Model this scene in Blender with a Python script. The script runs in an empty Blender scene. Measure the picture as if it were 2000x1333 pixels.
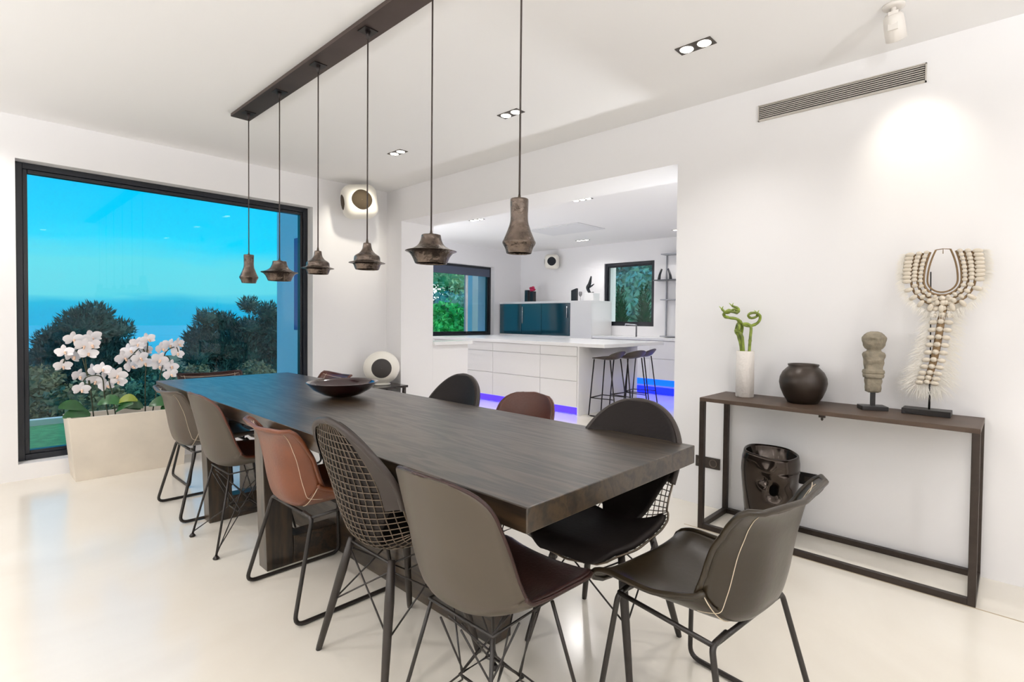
import bpy, math, random
import numpy as np
from mathutils import Vector, Matrix

S = bpy.context.scene
COL = S.collection
R = math.radians
random.seed(4); RNG = np.random.default_rng(7)

# ------------------------------------------------------------------ camera
F_PX, CX, CY = 1029.89, 1060.48, 646.30
YAW, PITCH, ROLL = 0.83708, 0.02172, 0.01069
cam_d = bpy.data.cameras.new('camera'); cam = bpy.data.objects.new('camera', cam_d); COL.objects.link(cam)
S.camera = cam
fw = Vector((math.sin(YAW)*math.cos(PITCH), math.cos(YAW)*math.cos(PITCH), -math.sin(PITCH)))
rt = Vector((math.cos(YAW), -math.sin(YAW), 0)); up = rt.cross(fw)
r2 = rt*math.cos(ROLL)+up*math.sin(ROLL); u2 = up*math.cos(ROLL)-rt*math.sin(ROLL)
cam.matrix_world = Matrix(((r2.x, u2.x, -fw.x, 0), (r2.y, u2.y, -fw.y, 0), (r2.z, u2.z, -fw.z, 1.25), (0, 0, 0, 1)))
cam_d.sensor_width = 36; cam_d.lens = 36*F_PX/2000
cam_d.shift_x = (1000-CX)/2000; cam_d.shift_y = (CY-666.5)/2000
cam_d.clip_start = .02; cam_d.clip_end = 5000

# ------------------------------------------------------------------ view
S.view_settings.view_transform = 'Standard'; S.view_settings.look = 'None'
S.view_settings.gamma = 1; S.view_settings.use_curve_mapping = False
S.view_settings.exposure = 0.0
S.cycles.use_denoising = True
S.cycles.max_bounces = 10; S.cycles.diffuse_bounces = 6; S.cycles.glossy_bounces = 4
S.cycles.transparent_max_bounces = 12; S.cycles.sample_clamp_indirect = 4
S.cycles.caustics_reflective = False; S.cycles.caustics_refractive = False

def lin(c):
    return tuple((x/255/12.92 if x/255 <= .04045 else ((x/255+.055)/1.055)**2.4) for x in c)+(1,)

# ------------------------------------------------------------------ sky: dusk-blue gradient with a cloud bank low over the sea
W = bpy.data.worlds.new('dusk_sky'); S.world = W; W.use_nodes = True
nt = W.node_tree; N = nt.nodes; L = nt.links; N.clear()
wo = N.new('ShaderNodeOutputWorld'); bg = N.new('ShaderNodeBackground'); L.new(bg.outputs[0], wo.inputs[0])
tc = N.new('ShaderNodeTexCoord'); sp = N.new('ShaderNodeSeparateXYZ'); L.new(tc.outputs['Generated'], sp.inputs[0])
ramp = N.new('ShaderNodeValToRGB'); L.new(sp.outputs['Z'], ramp.inputs[0])
el = ramp.color_ramp.elements
stops = [(0.0, (22, 176, 224)), (.02, (26, 184, 226)), (.035, (95, 215, 232)), (.085, (88, 218, 236)), (.115, (0, 212, 252)), (.22, (0, 196, 255)), (.4, (0, 165, 245)), (1, (10, 110, 215))]
el[0].position = 0; el[0].color = lin(stops[0][1]); el[1].position = 1; el[1].color = lin(stops[-1][1])
for p, c in stops[1:-1]:
    e = el.new(p); e.color = lin(c)
# pale cloud bank standing to the north-east (the side the kitchen windows look to)
at2 = N.new('ShaderNodeMath'); at2.operation = 'ARCTAN2'; L.new(sp.outputs['X'], at2.inputs[0]); L.new(sp.outputs['Y'], at2.inputs[1])
mr = N.new('ShaderNodeMapRange'); mr.inputs['From Min'].default_value = .50; mr.inputs['From Max'].default_value = .64
L.new(at2.outputs[0], mr.inputs[0])
# wisps: bend the height used for the gradient with stretched noise
mpn = N.new('ShaderNodeMapping'); mpn.inputs['Scale'].default_value = (3, 3, 16); L.new(tc.outputs['Generated'], mpn.inputs[0])
nz = N.new('ShaderNodeTexNoise'); nz.inputs['Scale'].default_value = 1.6; nz.inputs['Detail'].default_value = 3; L.new(mpn.outputs[0], nz.inputs['Vector'])
ma = N.new('ShaderNodeMath'); ma.operation = 'MULTIPLY_ADD'; ma.inputs[1].default_value = .06; ma.inputs[2].default_value = -.03; L.new(nz.outputs[0], ma.inputs[0])
mb = N.new('ShaderNodeMath'); mb.operation = 'ADD'; L.new(ma.outputs[0], mb.inputs[0]); L.new(sp.outputs['Z'], mb.inputs[1]); L.new(mb.outputs[0], ramp.inputs[0])
mx = N.new('ShaderNodeMix'); mx.data_type = 'RGBA'; L.new(mr.outputs[0], mx.inputs['Factor']); L.new(ramp.outputs[0], mx.inputs['A'])
mx.inputs['B'].default_value = (1.7, 1.95, 2.0, 1)
L.new(mx.outputs['Result'], bg.inputs['Color']); bg.inputs['Strength'].default_value = 1.05

# ------------------------------------------------------------------ helpers
MATS = {}
def mat(name, rgb, rough=.5, metal=0, spec=.5, var=0, scale=8, bump=0, bscale=60, coat=0, emit=None, estr=0, stretch=None, rvar=0):
    if name in MATS: return MATS[name]
    m = bpy.data.materials.new(name); m.use_nodes = True; MATS[name] = m
    n = m.node_tree.nodes; l = m.node_tree.links; b = n['Principled BSDF']
    c = lin(rgb); b.inputs['Base Color'].default_value = c; b.inputs['Roughness'].default_value = rough
    b.inputs['Metallic'].default_value = metal; b.inputs['Specular IOR Level'].default_value = spec
    if coat: b.inputs['Coat Weight'].default_value = coat; b.inputs['Coat Roughness'].default_value = .08
    if emit: b.inputs['Emission Color'].default_value = lin(emit); b.inputs['Emission Strength'].default_value = estr
    t = n.new('ShaderNodeTexCoord'); mp = n.new('ShaderNodeMapping'); l.new(t.outputs['Object'], mp.inputs[0])
    if stretch: mp.inputs['Scale'].default_value = stretch
    if var or rvar:
        x = n.new('ShaderNodeTexNoise'); x.inputs['Scale'].default_value = scale; x.inputs['Detail'].default_value = 5; l.new(mp.outputs[0], x.inputs['Vector'])
        if var:
            r = n.new('ShaderNodeValToRGB'); l.new(x.outputs[0], r.inputs[0]); e = r.color_ramp.elements
            e[0].position = .3; e[1].position = .7
            e[0].color = tuple(max(0, k*(1-var)) for k in c[:3])+(1,); e[1].color = tuple(min(1, k*(1+var)) for k in c[:3])+(1,)
            l.new(r.outputs[0], b.inputs['Base Color'])
        if rvar:
            q = n.new('ShaderNodeMapRange'); q.inputs['To Min'].default_value = max(.02, rough-rvar); q.inputs['To Max'].default_value = rough+rvar
            l.new(x.outputs[0], q.inputs[0]); l.new(q.outputs[0], b.inputs['Roughness'])
    if bump:
        y = n.new('ShaderNodeTexNoise'); y.inputs['Scale'].default_value = bscale; y.inputs['Detail'].default_value = 4; l.new(mp.outputs[0], y.inputs['Vector'])
        bb = n.new('ShaderNodeBump'); bb.inputs['Strength'].default_value = bump; bb.inputs['Distance'].default_value = .01
        l.new(y.outputs[0], bb.inputs['Height']); l.new(bb.outputs[0], b.inputs['Normal'])
    return m

def glass(name='window_glass', tint=(1, 1, 1), refl=.06):
    if name in MATS: return MATS[name]
    m = bpy.data.materials.new(name); m.use_nodes = True; MATS[name] = m
    n = m.node_tree.nodes; l = m.node_tree.links; n.clear()
    o = n.new('ShaderNodeOutputMaterial'); t = n.new('ShaderNodeBsdfTransparent'); g = n.new('ShaderNodeBsdfGlossy')
    t.inputs[0].default_value = tint+(1,); g.inputs['Roughness'].default_value = .01
    x = n.new('ShaderNodeMixShader'); f = n.new('ShaderNodeFresnel'); f.inputs[0].default_value = 1.3
    l.new(f.outputs[0], x.inputs[0]); l.new(t.outputs[0], x.inputs[1]); l.new(g.outputs[0], x.inputs[2]); l.new(x.outputs[0], o.inputs[0])
    return m

class MB:
    def __init__(s): s.v = []; s.f = []; s.sm = []
    def add(s, vs, fs, smooth=False):
        o = len(s.v); s.v += [tuple(map(float, p)) for p in vs]; s.f += [tuple(i+o for i in f) for f in fs]; s.sm += [smooth]*len(fs); return s
    def box(s, a, b, mtx=None):
        x0, y0, z0 = a; x1, y1, z1 = b
        vs = [(x0, y0, z0), (x1, y0, z0), (x1, y1, z0), (x0, y1, z0), (x0, y0, z1), (x1, y0, z1), (x1, y1, z1), (x0, y1, z1)]
        if mtx is not None: vs = [mtx @ Vector(p) for p in vs]
        return s.add(vs, [(0, 3, 2, 1), (4, 5, 6, 7), (0, 1, 5, 4), (1, 2, 6, 5), (2, 3, 7, 6), (3, 0, 4, 7)])
    def hexa(s, bot, top):
        return s.add(list(bot)+list(top), [(0, 3, 2, 1), (4, 5, 6, 7), (0, 1, 5, 4), (1, 2, 6, 5), (2, 3, 7, 6), (3, 0, 4, 7)])
    def tube(s, pts, r, closed=False, seg=8):
        P = [Vector(p) for p in pts]; n = len(P); rr = r if isinstance(r, (list, tuple)) else [r]*n
        vs = []; prev = None
        for i in range(n):
            if closed: t = P[(i+1) % n]-P[i-1]
            else: t = P[min(i+1, n-1)]-P[max(i-1, 0)]
            if t.length < 1e-9: t = Vector((0, 0, 1))
            t.normalize()
            if prev is None:
                a = Vector((0, 0, 1)) if abs(t.z) < .9 else Vector((1, 0, 0)); nrm = t.cross(a).normalized()
            else:
                nrm = prev-t*prev.dot(t)
                nrm = nrm.normalized() if nrm.length > 1e-6 else t.orthogonal().normalized()
            prev = nrm; bn = t.cross(nrm)
            for k in range(seg):
                a = 2*math.pi*k/seg; vs.append(P[i]+(nrm*math.cos(a)+bn*math.sin(a))*rr[i])
        fs = []
        for i in range(n if closed else n-1):
            j = (i+1) % n
            for k in range(seg):
                k2 = (k+1) % seg; fs.append((i*seg+k, j*seg+k, j*seg+k2, i*seg+k2))
        if not closed: fs += [tuple(range(seg-1, -1, -1)) if False else tuple(range(seg)), tuple(range((n-1)*seg, n*seg))[::-1]]
        return s.add(vs, fs, True)
    def lathe(s, prof, c=(0, 0, 0), seg=32, axis='z', cap=True, wob=None):
        vs = []
        for (r, z) in prof:
            for k in range(seg):
                a = 2*math.pi*k/seg; q = r*(1 if wob is None else wob(a, z))
                p = (q*math.cos(a), q*math.sin(a), z)
                if axis == 'x': p = (z, p[0], p[1])
                if axis == 'y': p = (p[0], z, p[1])
                vs.append((p[0]+c[0], p[1]+c[1], p[2]+c[2]))
        fs = [(i*seg+k, i*seg+(k+1) % seg, (i+1)*seg+(k+1) % seg, (i+1)*seg+k) for i in range(len(prof)-1) for k in range(seg)]
        if cap: fs += [tuple(range(seg))[::-1], tuple(range((len(prof)-1)*seg, len(prof)*seg))]
        return s.add(vs, fs, True)
    def loft(s, secs, seg=32, dis=None):
        # secs: (z, rx, ry, exponent, cx, cy)
        vs = []
        for (z, rx, ry, e, cx, cy) in secs:
            for k in range(seg):
                a = 2*math.pi*k/seg; c, q = math.cos(a), math.sin(a)
                x = rx*math.copysign(abs(c)**(2/e), c); y = ry*math.copysign(abs(q)**(2/e), q)
                p = Vector((cx+x, cy+y, z))
                if dis: p = dis(p, a)
                vs.append(p)
        fs = [(i*seg+k, i*seg+(k+1) % seg, (i+1)*seg+(k+1) % seg, (i+1)*seg+k) for i in range(len(secs)-1) for k in range(seg)]
        fs += [tuple(range(seg))[::-1], tuple(range((len(secs)-1)*seg, len(secs)*seg))]
        return s.add(vs, fs, True)
    def ball(s, c, r, seg=12, rings=8, mtx=None):
        rx, ry, rz = r if isinstance(r, (tuple, list)) else (r, r, r); vs = [];
        for i in range(rings+1):
            t = math.pi*i/rings
            for k in range(seg):
                a = 2*math.pi*k/seg; p = Vector((rx*math.sin(t)*math.cos(a), ry*math.sin(t)*math.sin(a), rz*math.cos(t)))
                if mtx is not None: p = mtx @ p
                vs.append(p+Vector(c))
        fs = [(i*seg+k, (i+1)*seg+k, (i+1)*seg+(k+1) % seg, i*seg+(k+1) % seg) for i in range(rings) for k in range(seg)]
        return s.add(vs, fs, True)
    def sheet(s, fn, nu, nv, t0, t1, u0=-1, u1=1, v0=0, v1=1):
        us = np.linspace(u0, u1, nu); vv = v0+(v1-v0)*(.5-.5*np.cos(np.linspace(0, math.pi, nv)))*1.0
        P = np.array([[fn(u, v) for u in us] for v in vv])
        du = np.gradient(P, axis=1); dv = np.gradient(P, axis=0); nn = np.cross(dv, du)
        ln_ = np.linalg.norm(nn, axis=2, keepdims=True); nn = nn/np.maximum(ln_, 1e-9)
        A = P+nn*t0; B = P+nn*t1; n = nu*nv
        vs = [tuple(p) for p in A.reshape(-1, 3)]+[tuple(p) for p in B.reshape(-1, 3)]
        fs = []
        for j in range(nv-1):
            for i in range(nu-1):
                a = j*nu+i; fs.append((a, a+nu, a+nu+1, a+1)); fs.append((n+a, n+a+1, n+a+nu+1, n+a+nu))
        for i in range(nu-1):
            fs.append((i, i+1, n+i+1, n+i)); a = (nv-1)*nu+i; fs.append((a, n+a, n+a+1, a+1))
        for j in range(nv-1):
            a = j*nu; fs.append((a, n+a, n+a+nu, a+nu)); a = j*nu+nu-1; fs.append((a, a+nu, n+a+nu, n+a))
        return s.add(vs, fs, True)
    def build(s, name, m, parent=None, bevel=0, loc=None, seg=2, sub=0):
        me = bpy.data.meshes.new(name); me.from_pydata(s.v, [], s.f); me.update()
        me.polygons.foreach_set('use_smooth', s.sm)
        if m: me.materials.append(m)
        o = bpy.data.objects.new(name, me); COL.objects.link(o)
        if parent: o.parent = parent
        if loc: o.location = loc
        if bevel:
            b = o.modifiers.new('bevel', 'BEVEL'); b.width = bevel; b.segments = seg; b.limit_method = 'ANGLE'; b.angle_limit = R(40)
        if sub:
            q = o.modifiers.new('sub', 'SUBSURF'); q.levels = sub; q.render_levels = sub
        return o

def tag(o, label=None, cat=None, group=None, kind=None):
    if label: o['label'] = label
    if cat: o['category'] = cat
    if group: o['group'] = group
    if kind: o['kind'] = kind
    return o
def thing(name, label, cat, loc=(0, 0, 0), rz=0, group=None):
    o = bpy.data.objects.new(name, None); COL.objects.link(o); o.location = loc; o.rotation_euler = (0, 0, rz); o.empty_display_size = .1
    return tag(o, label, cat, group)
def dup(root, loc, rz, label, group=None):
    def cp(o, par):
        c = o.copy(); COL.objects.link(c); c.parent = par
        for ch in o.children: cp(ch, c)
        return c
    r = cp(root, None); r.location = loc; r.rotation_euler = (0, 0, rz); r['label'] = label
    if group: r['group'] = group
    return r
def struct(o): o['kind'] = 'structure'; return o
def catmull(pts, n):
    P = np.array(pts, float); Q = np.vstack([2*P[0]-P[1], P, 2*P[-1]-P[-2]]); out = []
    m = len(P)-1
    for i in range(n):
        t = i/(n-1)*m; k = min(int(t), m-1); t -= k; a, b, c, d = Q[k:k+4]
        out.append(.5*((2*b)+(-a+c)*t+(2*a-5*b+4*c-d)*t*t+(-a+3*b-3*c+d)*t**3))
    return np.array(out)

# ------------------------------------------------------------------ materials
white = mat('white_plaster', (240, 239, 240), .85, spec=.2)
ceil_m = mat('ceiling_plaster', (242, 241, 241), .9, spec=.15)
black_al = mat('black_aluminium', (14, 18, 28), .35, spec=.5)
steel_dk = mat('dark_steel', (58, 50, 45), .42, metal=.6, var=.15, scale=30)
black_rod = mat('black_steel_rod', (34, 29, 26), .4, spec=.4)
lacquer = mat('white_lacquer', (238, 237, 236), .3)
shell_m = mat('taupe_plastic', (66, 57, 45), .42, var=.04)
lea_dark = mat('dark_brown_leather', (44, 24, 20), .36, spec=.35, bump=.15, bscale=120, rvar=.06)
lea_black = mat('black_leather', (40, 32, 20), .3, bump=.04, bscale=60, rvar=.05, spec=.4)
lea_cog = mat('cognac_leather', (98, 50, 23), .38, var=.25, scale=6, bump=.1, bscale=90)
lea_taupe = mat('taupe_leather', (74, 64, 53), .42, var=.1, bump=.1, bscale=90)
lea_brown = mat('brown_leather', (74, 33, 14), .4, var=.1, bump=.1, bscale=90)
stitch_m = mat('cream_thread', (215, 200, 178), .7)
wood_leg = mat('dark_stained_leg', (38, 31, 26), .45, var=.2, scale=20)
chrome = mat('brushed_chrome', (190, 192, 195), .25, metal=1)

# wood of the table: dark oak, grain along the length
def oak(nm='dark_oak', sc=(7, .75, 7)):
    m = bpy.data.materials.new(nm); m.use_nodes = True
    n = m.node_tree.nodes; l = m.node_tree.links; b = n['Principled BSDF']
    t = n.new('ShaderNodeTexCoord'); mp = n.new('ShaderNodeMapping'); l.new(t.outputs['Object'], mp.inputs[0]); mp.inputs['Scale'].default_value = sc
    nz = n.new('ShaderNodeTexNoise'); nz.inputs['Scale'].default_value = 1.3; nz.inputs['Detail'].default_value = 3; nz.inputs['Distortion'].default_value = .6; l.new(mp.outputs[0], nz.inputs['Vector'])
    ml = n.new('ShaderNodeMath'); ml.operation = 'MULTIPLY'; ml.inputs[1].default_value = 34; l.new(nz.outputs[0], ml.inputs[0])
    sn = n.new('ShaderNodeMath'); sn.operation = 'SINE'; l.new(ml.outputs[0], sn.inputs[0])
    fine = n.new('ShaderNodeTexNoise'); fine.inputs['Scale'].default_value = 14; fine.inputs['Detail'].default_value = 6; l.new(mp.outputs[0], fine.inputs['Vector'])
    ad = n.new('ShaderNodeMath'); ad.operation = 'MULTIPLY_ADD'; ad.inputs[1].default_value = .22; l.new(sn.outputs[0], ad.inputs[0]); l.new(fine.outputs[0], ad.inputs[2])
    r = n.new('ShaderNodeValToRGB'); l.new(ad.outputs[0], r.inputs[0]); e = r.color_ramp.elements
    e[0].position = .2; e[0].color = lin((24, 18, 12)); e[1].position = .75; e[1].color = lin((60, 46, 30))
    l.new(r.outputs[0], b.inputs['Base Color'])
    q = n.new('ShaderNodeMapRange'); q.inputs['To Min'].default_value = .46; q.inputs['To Max'].default_value = .34; l.new(ad.outputs[0], q.inputs[0]); l.new(q.outputs[0], b.inputs['Roughness'])
    bb = n.new('ShaderNodeBump'); bb.inputs['Strength'].default_value = .2; bb.inputs['Distance'].default_value = .002; l.new(ad.outputs[0], bb.inputs['Height']); l.new(bb.outputs[0], b.inputs['Normal'])
    b.inputs['Specular IOR Level'].default_value = .5; b.inputs['Coat Weight'].default_value = .5; b.inputs['Coat Roughness'].default_value = .3
    return m
oak_m = oak(); oak_v = oak('dark_oak_upright', (6, 6, .8))

def floor_material():
    m = bpy.data.materials.new('polished_microcement'); m.use_nodes = True
    n = m.node_tree.nodes; l = m.node_tree.links; b = n['Principled BSDF']
    t = n.new('ShaderNodeTexCoord')
    nz = n.new('ShaderNodeTexNoise'); nz.inputs['Scale'].default_value = 1.1; nz.inputs['Detail'].default_value = 6; nz.inputs['Distortion'].default_value = 1.2; l.new(t.outputs['Object'], nz.inputs['Vector'])
    r = n.new('ShaderNodeValToRGB'); l.new(nz.outputs[0], r.inputs[0]); e = r.color_ramp.elements
    e[0].position = .3; e[0].color = lin((224, 217, 204)); e[1].position = .7; e[1].color = lin((233, 228, 217))
    l.new(r.outputs[0], b.inputs['Base Color'])
    q = n.new('ShaderNodeMapRange'); q.inputs['To Min'].default_value = .10; q.inputs['To Max'].default_value = .24; l.new(nz.outputs[0], q.inputs[0]); l.new(q.outputs[0], b.inputs['Roughness'])
    b.inputs['Specular IOR Level'].default_value = .75
    return m

# ------------------------------------------------------------------ lamps: recessed twin downlights
WARM = (1.0, .965, .945)
POW = .68
UPW = 205
frame_dk = mat('dark_bezel', (60, 52, 46), .5)
lamp_on = mat('lit_lamp', (255, 250, 240), .5, emit=(255, 246, 232), estr=9)
def spot(name, loc, target, power, size, blend=.6, col=WARM, rad=.04, parent=None):
    d = bpy.data.lights.new(name, 'SPOT'); d.energy = power; d.spot_size = R(size); d.spot_blend = blend; d.color = col; d.shadow_soft_size = rad
    o = bpy.data.objects.new(name, d); COL.objects.link(o)
    v = Vector(target)-Vector(loc); q = v.to_track_quat('-Z', 'Y')
    if parent: o.parent = parent; o.location = Vector(loc)-Vector(parent.location)
    else: o.location = loc
    o.rotation_euler = q.to_euler(); return o
def downlight(x, y, z, label, power=60, n=2, tilt=(0, 0), size=150, group='recessed downlights in the living room ceiling'):
    t = thing('recessed_downlight', label, 'ceiling light', (x, y, z), 0, group)
    hl = .1 if n == 2 else .14
    f = MB().box((-.042, -hl, -.004), (.042, hl, -.0005)).build('bezel', frame_dk, t)
    for k in range(n):
        yy = (k-(n-1)/2)*(2*hl/n)
        MB().lathe([(.001, -.0075), (.033, -.0065), (.036, -.0042)], (0, yy, 0), 24).build('lamp', lamp_on, t)
        spot('bulb_light', (x, y+yy, z-.02), (x+tilt[0], y+yy+tilt[1], z-2), POW*power/n, size, parent=t, blend=.8)
    return t
H = 2.714
LR = 'recessed downlights in the living room ceiling'
downlight(2.64, 1.31, H, 'twin recessed ceiling downlight nearest the wall grille, largest in view', 50, size=125)
downlight(2.65, 2.72, H, 'twin recessed ceiling downlight beside the nearest pendant cord, middle of the living room row', 55, size=125)
downlight(2.62, 4.12, H, 'smallest and farthest twin recessed downlight of the living room, towards the window corner', 45, size=130)
# unseen downlights added as fill, the first also inferred from a wall scallop
for (x, y, lb) in ((-.1, 4.9, 'left of the big window'), (-.7, 3.3, 'one back from the window wall'), (-.7, 1.6, 'left of the near end of the table'), (2.64, -.6, 'right behind the camera, near the console wall'), (1.0, -1.2, 'straight behind the black leather chair'), (-.9, -.4, 'behind and left of the camera'), (-2.4, 2.6, 'far left, towards the left wall'), (-2.4, .4, 'far left and behind the camera')):
    downlight(x, y, H, 'unseen twin recessed ceiling downlight '+lb, 50 if x > 2 else 85, group='added downlights out of view')
KC = 'recessed downlights in the kitchen ceiling'
downlight(5.10, 3.98, H, 'three-lamp recessed downlight above the stool end of the kitchen island', 95, n=3, group=KC)
downlight(5.16, 6.0, H, 'three-lamp recessed downlight in the kitchen ceiling nearest the jamb', 95, n=3, group=KC)
downlight(7.72, 6.0, H, 'farthest recessed downlight in the kitchen, above the oven cabinet', 60, n=3, group=KC)
downlight(7.76, 4.05, H, 'recessed downlight in the kitchen cut off by the right edge of the opening', 60, n=3, group=KC)
spot('accent_light', (2.78, 4.70, H-.03), (2.90, 5.52, 2.1), 26, 56, .8, (1, .93, .78)).location

# unseen uplighters added as fill to brighten ceilings and walls of both rooms
def uplighter(x, y, lab, k=1.0, hz=1.58):
    t = thing('fill_uplighter', lab, 'fill lamp', (x, y, 0), 0, 'added fill uplighters out of view')
    MB().lathe([(.14, 0), (.14, .015), (.02, .022)], (0, 0, 0), 32).build('base', black_rod, t)
    MB().tube([(0, 0, .02), (0, 0, 1.48)], .012).build('pole', black_rod, t).scale = (1, 1, hz/1.58)
    MB().lathe([(.02, 1.46), (.12, 1.50), (.17, 1.57), (.165, 1.57), (.115, 1.51), (.02, 1.48)], (0, 0, 0), 32, cap=False).build('lamp_bowl', black_rod, t).location = (0, 0, hz-1.58)
    spot('bulb_light', (x, y, hz), (x, y, 3), UPW*k, 172, .25, (.96, .98, 1), .09, parent=t)
uplighter(-1.6, -1.2, 'added unseen fill uplighter behind the camera to the left')
uplighter(.5, -2.3, 'added unseen fill uplighter behind the near end of the table', .88)
uplighter(-2.6, 3.4, 'added unseen fill uplighter left of the big window')
uplighter(4.5, 1.75, 'added unseen fill uplighter in the kitchen behind the console wall', .32, 1.0)
uplighter(4.4, 7.4, 'added unseen fill uplighter in the kitchen corner behind the jamb', .4, 1.0)

# ------------------------------------------------------------------ room shell
XW, YW = 3.372, 5.52
def sbox(name, a, b, m=white, more=()):
    q = MB().box(a, b)
    for c in more: q.box(*c)
    return struct(q.build(name, m))
flo = sbox('floor', (-4.2, -3.2, -.12), (XW+.44, YW+.02, 0), floor_material(), [((XW+.44, 1.2, -.12), (8.42, 8.27, 0))])
sbox('ceiling', (-4.2, -3.2, H), (3.79, 5.8, H+.2), ceil_m, [((3.79, 1.2, H), (8.8, 8.77, H+.2))])
WX0, WX1, WZ0, WZ1 = .29, 2.5, .12, 2.40
sbox('wall_window', (-4.2, YW, -.1), (WX0, 5.8, H+.1), white, [((WX1, YW, -.1), (XW, 5.8, H+.1)), ((WX0, YW, WZ1), (WX1, 5.8, H+.1)), ((WX0, YW, -.1), (WX1, 5.8, WZ0))])
sbox('wall_right', (XW, -3.2, 0), (XW+.44, 1.79, H+.1), white, [((XW, 1.79, 2.345), (XW+.44, 5.215, H+.1)), ((XW, 5.215, 0), (XW+.44, 5.8, H+.1))])
sbox('wall_left', (-4.4, -3.4, 0), (-4.2, 5.8, H+.1))
sbox('wall_back', (-4.2, -3.4, 0), (3.6, -3.2, H+.1))
sbox('wall_kitchen_left', (3.4, 5.8, -.4), (3.81, 8.77, 3.2), white)
sbox('wall_kitchen_window', (3.81, 8.25, -.1), (5.5, 8.77, 3.2), white, [((7.60, 8.25, -.1), (8.8, 8.77, 3.2)), ((5.5, 8.25, 2.335), (7.6, 8.77, 3.2)), ((5.5, 8.25, -.1), (7.6, 8.77, .9))])
sbox('wall_kitchen_right', (8.4, 1.2, -.1), (8.8, 4.89, 3.2), white, [((8.4, 5.99, -.1), (8.8, 8.25, 3.2)), ((8.4, 4.89, 2.337), (8.8, 5.99, 3.2)), ((8.4, 4.89, -.1), (8.8, 5.99, 1.14))])
sbox('wall_kitchen_back', (3.81, 1.0, 0), (8.8, 1.2, H+.1))
sbox('wall_low', (3.813, 5.215, 0), (4.353, 5.47, .925), white)
sbox('trim_1', (2.976, -3.2, -.001), (2.984, 1.5, .0008), mat('floor_joint', (170, 155, 130), .8))
sbox('trim_2', (XW+.44, 1.2, H-.001), (XW+.445, 5.5, H), ceil_m)

# windows
gl = glass()
def window(name, x0, x1, z0, z1, y, prof=.06, dep=.09, axis='y', inner=.035, extra=()):
    q = MB()
    def bx(a0, a1, c0, c1, d0, d1):
        if axis == 'y': q.box((a0, y+d0, c0), (a1, y+d1, c1))
        else: q.box((y+d0, a0, c0), (y+d1, a1, c1))
    for (p, o, d0, d1) in ((prof, 0, 0, dep), (inner, prof, .02, dep-.02)):
        A0, A1, C0, C1 = x0+o, x1-o, z0+o, z1-o
        bx(A0, A0+p, C0, C1, d0, d1); bx(A1-p, A1, C0, C1, d0, d1); bx(A0+p, A1-p, C0, C0+p, d0, d1); bx(A0+p, A1-p, C1-p, C1, d0, d1)
    w = struct(q.build(name, black_al, bevel=.003))
    g = MB(); o = prof+inner
    if axis == 'y': g.box((x0+o, y+dep/2-.006, z0+o), (x1-o, y+dep/2+.006, z1-o))
    else: g.box((y+dep/2-.006, x0+o, z0+o), (y+dep/2+.006, x1-o, z1-o))
    g.build('glass_pane', gl, w)
    return w
window('window_1', WX0, WX1, WZ0, WZ1, 5.64, .045, .1, inner=.028)
w2 = window('window_2', 5.5, 7.6, .9, 2.335, 8.36, .05, .1)
MB().box((6.94, 8.38, .95), (6.99, 8.44, 2.28)).build('mullion', mat('white_aluminium', (225, 230, 232), .4), w2)
MB().box((5.56, 8.345, 2.13), (7.55, 8.372, 2.285)).build('blind_cassette', mat('grey_blind', (70, 78, 98), .4), w2)
window('window_3', 4.89, 5.99, 1.14, 2.337, 8.43, .06, .09, 'x', inner=.02)

# air grille in the right wall
g = thing('air_grille', 'long horizontal slatted air grille high on the right wall', 'air vent', (XW, .81, 2.548))
MB().box((-.004, -.4225, -.0435), (.0, .4225, .0435)).build('backing', mat('grille_dark', (30, 28, 27), .8), g)
q = MB()
for k in range(8):
    z = -.039+k*.0111; q.box((-.012, -.42, z-.0022), (-.006, .42, z+.0022))
q.build('slat', mat('grille_slats', (196, 190, 182), .5), g)
q = MB().box((-.016, -.428, .0435), (0, .428, .049)).box((-.016, -.428, -.049), (0, .428, -.0435)).box((-.016, .4225, -.049), (0, .428, .049)).box((-.016, -.428, -.049), (0, -.4225, .049))
q.build('grille_frame', mat('grille_slats', (196, 190, 182), .5), g)

# wall spotlight on the ceiling (white)
wp = mat('white_metal', (225, 220, 214), .45)
t = thing('ceiling_spotlight', 'white adjustable spotlight mounted on the ceiling, aimed at the right wall', 'spotlight', (2.90, .46, H))
MB().lathe([(.03, -.012), (.045, -.01), (.045, 0)], (0, 0, 0), 24).build('ceiling_plate', wp, t)
MB().tube([(0, 0, 0), (0, 0, -.045)], .011).box((-.012, -.02, -.115), (-.004, .02, -.03)).build('bracket', wp, t)
aim = Vector((3.37, .42, 2.02))-Vector((2.90, .46, H-.08)); ah = aim.to_track_quat('Z', 'Y').to_matrix()
q = MB().lathe([(.001, -.062), (.030, -.06), (.040, -.045), (.043, 0), (.043, .055), (.039, .057), (.037, .04), (.001, .038)], (0, 0, 0), 28)
q.v = [tuple(ah @ Vector(p)+Vector((.035, 0, -.085))) for p in q.v]
q.build('lamp_head', wp, t)
spot('accent_light', tuple(Vector((2.90, .46, H-.08))+Vector((.035, 0, -.005))+aim.normalized()*.05), (3.37, .42, 2.12), 11, 66, 1.0, (1, .93, .8), parent=t)

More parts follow.
